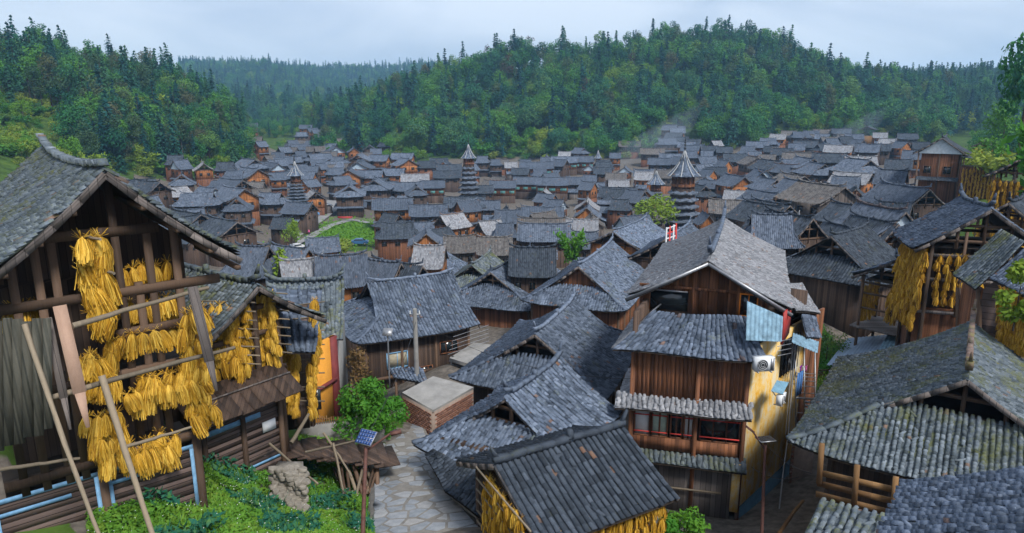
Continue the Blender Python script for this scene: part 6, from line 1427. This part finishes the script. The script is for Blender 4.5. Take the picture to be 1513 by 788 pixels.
# ------------------------------------------------------------------ tin shed with table on the bank
e = empty('tin_shed', at(1290,545,44)); tag(e, 'open shed with blue grey tin roof beside the pyramid roofed house', 'shed'); q = local(e)
tin_roof(e, 'roof', q(at(1252,500,47)), q(at(1364,490,45)), q(at(1221,540,42)), q(at(1330,533,40)), mat_plain('slate_tin', (.20,.27,.36), .45, .2, 2, .3), .2, .025)
tin_roof(e, 'loose_sheet', q(at(1312,495,44.6)+Vector((0,0,.14))), q(at(1362,505,43.6)+Vector((0,0,.14))), q(at(1294,527,41.6)+Vector((0,0,.14))), q(at(1345,530,41)+Vector((0,0,.16))), M_TINLT, .2, .025)
for x_, y_, d_ in ((1232,540,42.3),(1325,535,40.5),(1258,505,46.5)): one_beam(e, 'post', q(at(x_,y_,d_)), q(at(x_,y_,d_))+np.array((0,0,-2.6)), .13, .13, M_RUST)
panel(e, 'red_counter', q(at(1232,570,41.5)), q(at(1250,560,42.5)), q(at(1232,582,41.5))[2]-.5, q(at(1232,556,41.5))[2], M_RED, .5)
pole(at(1318,522,41.2)+Vector((0,0,.35)), at(1342,505,43)+Vector((0,0,.35)), .05, W_POLE, 'loose_pole', 'short plank lying on the blue grey tin roof')
pole(at(1150,790,26), at(1187,740,27.5), .08, W_OCHRE, 'loose_pole', 'ochre timber lying in the alley beside the yellow wall')
for k in range(5): pole(at(1205+k*2,548+k*3,44), at(1258+k*3,545+k*2,46), .05, W_OCHRE, 'loose_pole', 'bamboo pole stacked on the bank behind the tall house').__setitem__('group', 'bamboo poles on the bank')
# stone ground wall of the alley
e = empty('alley_wall', at(1170,690,31)); tag(e, 'low brick alley wall behind the yellow house', 'wall'); q = local(e)
panel(e, 'wall', q(at(1168,700,33)), q(at(1198,690,33.5)), -3.2, .9, M_MORT, .2)
_a, _b = q(at(1168,700,32.88)), q(at(1198,690,33.38)); nb2 = 0
for r_ in range(24):
    for k in range(5):
        P = lerp(_a, _b, (k+.5*(r_%2)+.3)/5.6); link('brick', bm_, e, (P[0], P[1], -2.2+r_*.115), (0,0,math.atan2(_b[1]-_a[1], _b[0]-_a[0])))
# ------------------------------------------------------------------ single trees and bushes in the village
def spot(x, y, d): return at(x, y, d)
P = at(963,342,150); plant_tree('bright', P.x, P.y, gz(P.x,P.y)+.6, 1.5, 'round bushy bright green tree beside the big drum tower', var=0, sz=1.25, name='broadleaf_tree')
P = at(845,386,90); plant_tree('bright', P.x, P.y, P.z-1.2, .55, 'feathery bright green tree between the dark maroon roof and the houses', var=1, sz=.66, name='feathery_tree')
P = at(432,372,150); plant_tree('bright', P.x, P.y, P.z-.5, .62, 'rounded green tree by the bend of the street', var=0, sz=1.0, name='broadleaf_tree')
P = at(417,414,62); 
cy_ = crown_fir(3.4, .75, .1, 20, 12, 4, .15, .28); e = empty('cypress', (P.x, P.y, P.z-.6)); tag(e, 'small dark pointed cypress in front of the street', 'tree'); cy_.build('crown', L_BRIGHT, e); one_tube(e, 'trunk', [(0,0,-3),(0,0,2.6)], [.08,.02], M_BARK)
# bush at the lane
cb = MB(); 
for k in range(26):
    dv = rsph(1)[0]; rf = rng.uniform(.55,1.3); c_ = np.array((dv[0]*1.4*rf, dv[1]*1.1*rf, 1.35+dv[2]*1.15*rf)); rc = rng.uniform(.25,.62); dd = rsph(240); leafquads(cb, c_+dd*rc*rng.uniform(.5,1.1,(240,1)), dd+.7*rng.normal(size=(240,3))+np.array((0,0,.4)), rng.uniform(.10,.2,240), 1.3)
P = at(548,628,31.5); e = empty('bush', (P.x, P.y, P.z-.4)); tag(e, 'dense bright green bush beside the picket fence', 'bush'); cb.build('foliage', L_BRIGHT, e); one_tube(e, 'stem', [(0,0,-.5),(.1,0,1.4)], [.09,.04], M_BARK)
cb2 = MB()
for k in range(14):
    dv = rsph(1)[0]; c_ = np.array((dv[0]*.8, dv[1]*.8, 1.6+dv[2]*1.5)); dd = rsph(130); leafquads(cb2, c_+dd*.5*rng.uniform(.4,1.1,(130,1)), dd+.7*rng.normal(size=(130,3)), rng.uniform(.1,.2,130), 1.5)
P = at(515,560,37); e = empty('vine_bush', (P.x, P.y, P.z-1.4)); tag(e, 'reddish green vine bush climbing the house side behind the fence', 'bush'); cb2.build('foliage', mat_leaf('leaf_vine', [(.09,.10,.03),(.16,.09,.04),(.08,.13,.03)]), e); one_tube(e, 'stem', [(0,0,-.8),(0,.1,1.8)], [.06,.03], M_BARK)
def bush(x, y, d, r, h, label, mat=None, leaf=.13, n=9, per=110):
    b_ = MB()
    for k in range(n):
        dv = rsph(1)[0]; c_ = np.array((dv[0]*r*.7, dv[1]*r*.7, h*.5+dv[2]*h*.4)); dd = rsph(per); leafquads(b_, c_+dd*r*.45*rng.uniform(.5,1.1,(per,1)), dd+.6*rng.normal(size=(per,3))+np.array((0,0,.4)), rng.uniform(.7,1.4,per)*leaf, 1.3)
    P = at(x, y, d); e = empty('bush', (P.x, P.y, P.z-.15)); tag(e, label, 'bush'); b_.build('foliage', mat or L_BRIGHT, e); one_tube(e, 'stem', [(0,0,-.4),(0,0,h*.6)], [.04,.02], M_BARK); return e
bush(1010,795,24.5,.8,1.1,'small bush at the foot of the tall house'); bush(980,800,23.5,.6,.9,'leafy weed clump beside the rice of the low barn')
bush(1365,520,41,1.0,1.3,'bush between the tin shed and the small rice shed', L_SHRUB); bush(1222,520,46,1.6,1.3,'green bank bush behind the tall house', L_SHRUB); bush(1235,575,42,1.2,.8,'low bush beside the red counter', L_SHRUB)
bush(1500,470,27,.8,2.4,'feathery green branches in front of the rice wall', L_BRIGHT, .2); bush(505,372,140,2.6,2.2,'autumn coloured garden bush beside the parked car', L_SHRUB, .4); bush(398,392,150,2.5,2.0,'flower bed shrub at the street corner', L_SHRUB, .4)
# tall trees at the bank edge
for (x, y, d, k, s, sz, v, lb) in ((1500,262,92,'broadleaf',1.05,1.75,3,'tall dark broadleaf tree on the bank above the tall granary'), (1522,270,80,'broadleaf',1.0,1.7,1,'tall leafy tree behind the feathery bank branches'), (1478,235,135,'broadleaf',.9,1.1,0,'broadleaf tree on the grassy bank with leaning crown'), (1532,330,56,'bright',.8,1.1,1,'feathery bamboo arching over the bank barns'), (1462,236,130,'shrub',1.3,1.2,1,'bright shrub on the grassy bank beside the tall granary'), (1440,250,118,'shrub',1.4,1.2,0,'pale green shrub just below the tall granary'), (1475,262,100,'shrub',1.3,1.1,2,'arching shrub on the terraced bank')):
    P = at(x, y, d); plant_tree(k, P.x, P.y, P.z-.5, s, lb, var=v, sz=sz)
# ------------------------------------------------------------------ weeds on the bank and in the garden plot
def weeds(name, label, area, n, hgt, mat, leaf=.11, seed=3):
    r = np.random.default_rng(seed); X, Y = area(r, n); Z = ground(X, Y); mb = MB()
    cl = .5+.5*np.sin(X*2.1+1.7*np.sin(Y*1.3))*np.cos(Y*1.7+X*.6); h_ = hgt*(.35+1.0*cl)*r.uniform(.3,1.1,n)
    P = np.stack([X, Y, Z+h_], 1); leafquads(mb, P, r.normal(0,.6,(n,3))+np.array((0,-.15,.9)), r.uniform(.6,1.5,n)*leaf, 1.5)
    k = n//5; a = r.uniform(0,6.283,k); b0 = np.stack([X[:k], Y[:k], Z[:k]], 1); ln = r.uniform(.3,.9,k)*hgt*1.3; d_ = np.stack([np.cos(a)*.35, np.sin(a)*.35, np.ones(k)], 1)*ln[:,None]; w_ = np.stack([-np.sin(a), np.cos(a), 0*a], 1)*.016
    V = np.stack([b0-w_, b0+w_, b0+d_*.6+w_, b0+d_*.6-w_, b0+d_*np.array((1.6,1.6,1))], 1).reshape(-1,3); i = np.arange(k)*5
    mb.add(V, np.stack([i,i+1,i+2,i+3],1)); mb.add(V, np.stack([i+3,i+2,i+4],1))
    return tag(mb.build(name, mat), label, 'weeds', kind='stuff')
def bank(r, n):
    x = r.uniform(120, 570, n); d = r.uniform(16, 31, n); y = r.uniform(690, 800, n); X = (x-756.5)/FPX*d; Y = d*.9
    px, py, _ = px_of(np.stack([X, Y, ground(X, Y)], 1)); k = (px > 130) & (np.sin(X*1.3+Y)*np.sin(Y*1.9-X*.7) < .72) & (px < 548-np.clip(740-py,-60,200)*.08) & (py > 655) & (py < 830); return X[k], Y[k]
def weeds_masked(area, n, seed):
    r = np.random.default_rng(seed); X, Y = area(r, n); return X, Y
_X, _Y = bank(np.random.default_rng(3), 90000)
weeds('weeds', 'thick green weeds with small white flowers on the bank below the barns', lambda r, n: (_X, _Y), len(_X), .34, L_SHRUB, .09)
_Xf, _Yf = bank(np.random.default_rng(8), 1100)
_fm = MB(); leafquads(_fm, np.stack([_Xf, _Yf, ground(_Xf, _Yf)+rng.uniform(.25,.55,len(_Xf))], 1), rng.normal(0,.4,(len(_Xf),3))+np.array((0,-.3,.9)), .035*np.ones(len(_Xf)), 1.0); tag(_fm.build('wildflowers', M_WHITE), 'tiny white wildflowers among the weeds on the bank', 'flowers', kind='stuff')
_Xg, _Yg = bank(np.random.default_rng(9), 16000); _m = np.sin(_Xg*1.7)*np.cos(_Yg*1.4+.5) > .25
weeds('weeds', 'taller dark green nettle patches on the bank below the barns', lambda r, n: (_Xg[_m], _Yg[_m]), int(_m.sum()), .6, L_BROAD, .16, 12)
_P = at(520,345,172); _gx, _gy = -38.0, 172.0
_gx, _gy = on_ground(512,345,0,80)[0][:2]
weeds('vegetable_plot', 'bright green vegetable plot inside the path by the street', lambda r, n: (_gx+r.normal(0,5.5,n), _gy+r.normal(0,9,n)), 9000, .5, L_BRIGHT, .5, 4)
_X2 = lambda r, n: (r.uniform(17,24,n), r.uniform(38,50,n)); weeds('weeds', 'green weeds on the bank around the tin shed', _X2, 16000, .4, L_BRIGHT, .14, 5)
# ------------------------------------------------------------------ cars and people in the street
M_TYRE = mat_plain('tyre', (.02,.02,.02), .8); 
def car(P, rz, col, label, h=1.45, van=False):
    e = empty('parked_car', P, rz); tag(e, label, 'car'); L, W = 4.3, 1.75
    prof = [(-2.15,.35),(-2.15,.85),(-1.9,1.0),(-1.35,1.05),(-.9,h),(.75,h),(1.35,1.0),(2.0,.9),(2.15,.6),(2.15,.35)] if not van else [(-2.15,.35),(-2.15,1.1),(-1.95,1.85),(1.1,1.85),(1.7,1.15),(2.1,1.0),(2.15,.35)]
    m = MB(); n = len(prof)
    for y in (-1, 1): pass
    V = [(x, -W/2*(1 if z < 1.06 else .84), z) for x, z in prof]+[(x, W/2*(1 if z < 1.06 else .84), z) for x, z in prof]
    m.add(V, [(i, (i+1)%n, n+(i+1)%n, n+i) for i in range(n)]); cx_ = sum(x for x, _ in prof)/n; 
    for k, s_ in ((0, 1), (n, -1)):
        c_ = (0, V[k][1]*.97, .8); m.add([V[k+i] for i in range(n)]+[c_], [((i, (i+1)%n, n) if s_ < 0 else ((i+1)%n, i, n)) for i in range(n)])
    t = NT('car_paint', .3, .5); t.col(col); m.build('body', t.m, e)
    top_, lo_ = (h-.08, 1.08) if not van else (1.72, 1.2)
    for sy in (-1, 1):
        m = MB(); y0, y1 = sy*(W/2*.985), sy*(W/2*.86); m.add([(-1.2,y0,lo_),(1.05,y0,lo_),(.7,y1,top_),(-.85,y1,top_)], [(0,1,2,3)] if sy < 0 else [(3,2,1,0)]); o = m.build('side_window', M_GLASS, e); o.location = (0, sy*.02, 0)
        for x in (-1.35, 1.35):
            m = MB(); m.tube([(x, sy*(W/2-.2), .32),(x, sy*(W/2+.02), .32)], .32, 14); w_ = m.build('wheel', M_TYRE, e); m = MB(); m.tube([(x, sy*(W/2+.015), .32),(x, sy*(W/2+.03), .32)], .19, 12); m.build('rim', M_METAL, w_)
        m = MB(); m.box((2.14, sy*.62, .72), (.06,.32,.14)); m.build('headlight', M_WHITE, e)
    m = MB(); m.add([(1.42,-.7,1.06),(1.42,.7,1.06),(.82,.62,h-.06),(.82,-.62,h-.06)] if not van else [(1.72,-.75,1.2),(1.72,.75,1.2),(1.16,.66,1.78),(1.16,-.66,1.78)], [(0,1,2,3)]); o = m.build('windscreen', M_GLASS, e); o.location = (.02,0,.01)
    return e
for x, y, col, lb, v, rz in ((531,361,(.03,.10,.22),'dark blue car parked beside the vegetable plot',False,.1),(438,369,(.62,.63,.65),'white car parked at the street corner',False,.9),(462,320,(.10,.25,.45),'small blue van standing in the street by the squat drum tower',True,1.2)):
    P, d = on_ground(x, y, .5, 80); car((P.x, P.y, gz(P.x, P.y)+.35), rz, col, lb, van=v)
def person(P, rz, top, legs, label, stride=.12):
    J = [(0,0,.98),(0,0,1.2),(0,0,1.42),(0,0,1.5),(0,.02,1.6),(0,.02,1.72), (.19,0,1.40),(.24,.03,1.15),(.22,.12,.93), (-.19,0,1.40),(-.24,-.02,1.15),(-.23,.06,.92), (.1,0,.9),(.11,stride,.5),(.11,stride*.6,.08),(.11,stride*.6+.14,.04), (-.1,0,.9),(-.11,-stride*.4,.5),(-.11,-stride*1.3,.08),(-.11,-stride*1.3+.14,.04)]
    E_ = [(0,1),(1,2),(2,3),(3,4),(4,5),(2,6),(6,7),(7,8),(2,9),(9,10),(10,11),(0,12),(12,13),(13,14),(14,15),(0,16),(16,17),(17,18),(18,19)]
    rad_ = [.15,.14,.15,.06,.10,.09,.07,.05,.04,.07,.05,.04,.10,.07,.05,.05,.10,.07,.05,.05]
    me = bpy.data.meshes.new('person'); me.from_pydata(J, E_, []); o = bpy.data.objects.new('person', me); COL.objects.link(o); o.location = P; o.rotation_euler = (0,0,rz)
    sk = o.modifiers.new('skin', 'SKIN'); 
    if not me.skin_vertices: me.attributes.new('skin', 'FLOAT', 'POINT')
    for i, v in enumerate(me.skin_vertices[0].data): v.radius = (rad_[i], rad_[i]*.85); v.use_root = (i == 0)
    sub = o.modifiers.new('smooth', 'SUBSURF'); sub.levels = 1; sub.render_levels = 1
    t = NT('person_clothes', .9); z = t.sep(t.tc('Object'))[2]; t.col(t.ramp(t.math('DIVIDE', z, 1.8), [(0,(.02,.02,.02)),(.05,legs),(.53,legs),(.54,top),(.82,top),(.83,(.45,.28,.2)),(.90,(.45,.28,.2)),(.91,(.015,.012,.01))], 'CONSTANT')); me.materials.append(t.m)
    return tag(o, label, 'person')
for x, y, top, legs, lb in ((411,376,(.05,.06,.12),(.02,.02,.03),'person in dark clothes walking along the street'),(404,388,(.10,.10,.12),(.03,.03,.05),'person in grey jacket near the flower bed'),(400,380,(.6,.10,.14),(.02,.02,.03),'person in red top at the street edge'),(457,350,(.7,.12,.3),(.03,.03,.06),'person in pink top on the garden path'),(478,318,(.45,.46,.5),(.03,.03,.05),'person in pale top further up the street'),(426,372,(.25,.12,.10),(.05,.04,.04),'person in brown coat beside the white car')):
    P, d = on_ground(x, y, .3, 80); person((P.x, P.y, gz(P.x, P.y)+.45), random.uniform(0,6), top, legs, lb)
e = empty('red_awning', on_ground(510,321,1.5,90)[0]); tag(e, 'red festive awning under the hipped house by the street', 'awning'); m = MB(); m.box((0,0,0), (4.2,.5,.35)); m.box((0,-.4,-.15), (3.6,.4,.3)); m.build('cloth', M_RED, e)
for x in (-2,2): one_beam(e, 'post', (x,0,-2.2), (x,0,.1), .1, .1, M_METAL)
# ------------------------------------------------------------------ wires
def wire(a, b, sag, label):
    P = [np.array(a)*(1-f)+np.array(b)*f-np.array((0,0,sag*4*f*(1-f))) for f in np.linspace(0,1,14)]; tag(one_tube(None, 'wire', P, .012, M_BLACK, 4), label, 'wire')
wire(at(616,470,41.5), at(545,640,20.6), .5, 'thin wire from the utility pole to the lane lamp'); wire(at(616,472,41.5), at(935,560,29.5), .9, 'thin wire from the utility pole across the roofs to the tall house'); wire(at(616,470,41.5), at(790,430,54), .4, 'thin wire from the utility pole to the boarded gable house'); wire(at(1131,655,26), at(1200,700,22.6), .2, 'thin wire from the flat panel lamp to the ochre balcony'); wire(at(1110,690,27.3), at(1180,705,24), .25, 'thin slack wire along the yellow wall')
# ------------------------------------------------------------------ haze: blue mountain air over the whole valley
hz = MB(); _zmin = float(GZ.min())-2
hz.box((0, 1150, (_zmin+230)/2), (6800, 4700, 230-_zmin))
_t = bpy.data.materials.new('valley_air'); _t.use_nodes = True; _t.node_tree.nodes.clear()
_o = _t.node_tree.nodes.new('ShaderNodeOutputMaterial'); _v = _t.node_tree.nodes.new('ShaderNodeVolumePrincipled')
_v.inputs['Color'].default_value = (0.38, 0.66, 1.0, 1); _v.inputs['Density'].default_value = 0.00025; _v.inputs['Anisotropy'].default_value = 0.2
_t.node_tree.links.new(_v.outputs[0], _o.inputs['Volume'])
tag(hz.build('haze', _t), 'thin blue haze filling the valley air', 'haze', kind='stuff')

# wood smoke drifting up from a few kitchens
_t = bpy.data.materials.new('wood_smoke'); _t.use_nodes = True; _t.node_tree.nodes.clear()
_o = _t.node_tree.nodes.new('ShaderNodeOutputMaterial'); _v = _t.node_tree.nodes.new('ShaderNodeVolumePrincipled')
_v.inputs['Color'].default_value = (0.72, 0.85, 1.0, 1); _v.inputs['Density'].default_value = 0.010; _t.node_tree.links.new(_v.outputs[0], _o.inputs['Volume'])
for x, y, d, s, lb in ((925,222,318,1.9,'pale blue smoke over the roofs near the wooded hill'), (1232,205,330,1.4,'thin blue smoke drifting below the lone orange granary'), (490,232,380,1.6,'thin blue smoke rising where the side valley opens')):
    P = np.array(at(x, y, d)); mb = MB(); n, k = 14, 9
    path = [(-6,0,-5),(-2,0,-3),(4,1,0),(9,2,2),(14,2,6),(19,3,11)]; rad_ = [.6,2.6,4.0,4.4,3.6,.4]
    mb.tube([np.array(q)*s for q in path], [r*s for r in rad_], 12); o = mb.build('smoke', _t, None, True); o.data.flip_normals(); o.location = P; md = o.modifiers.new('soft', 'SUBSURF'); md.levels = md.render_levels = 2; tag(o, lb, 'smoke', kind='stuff')
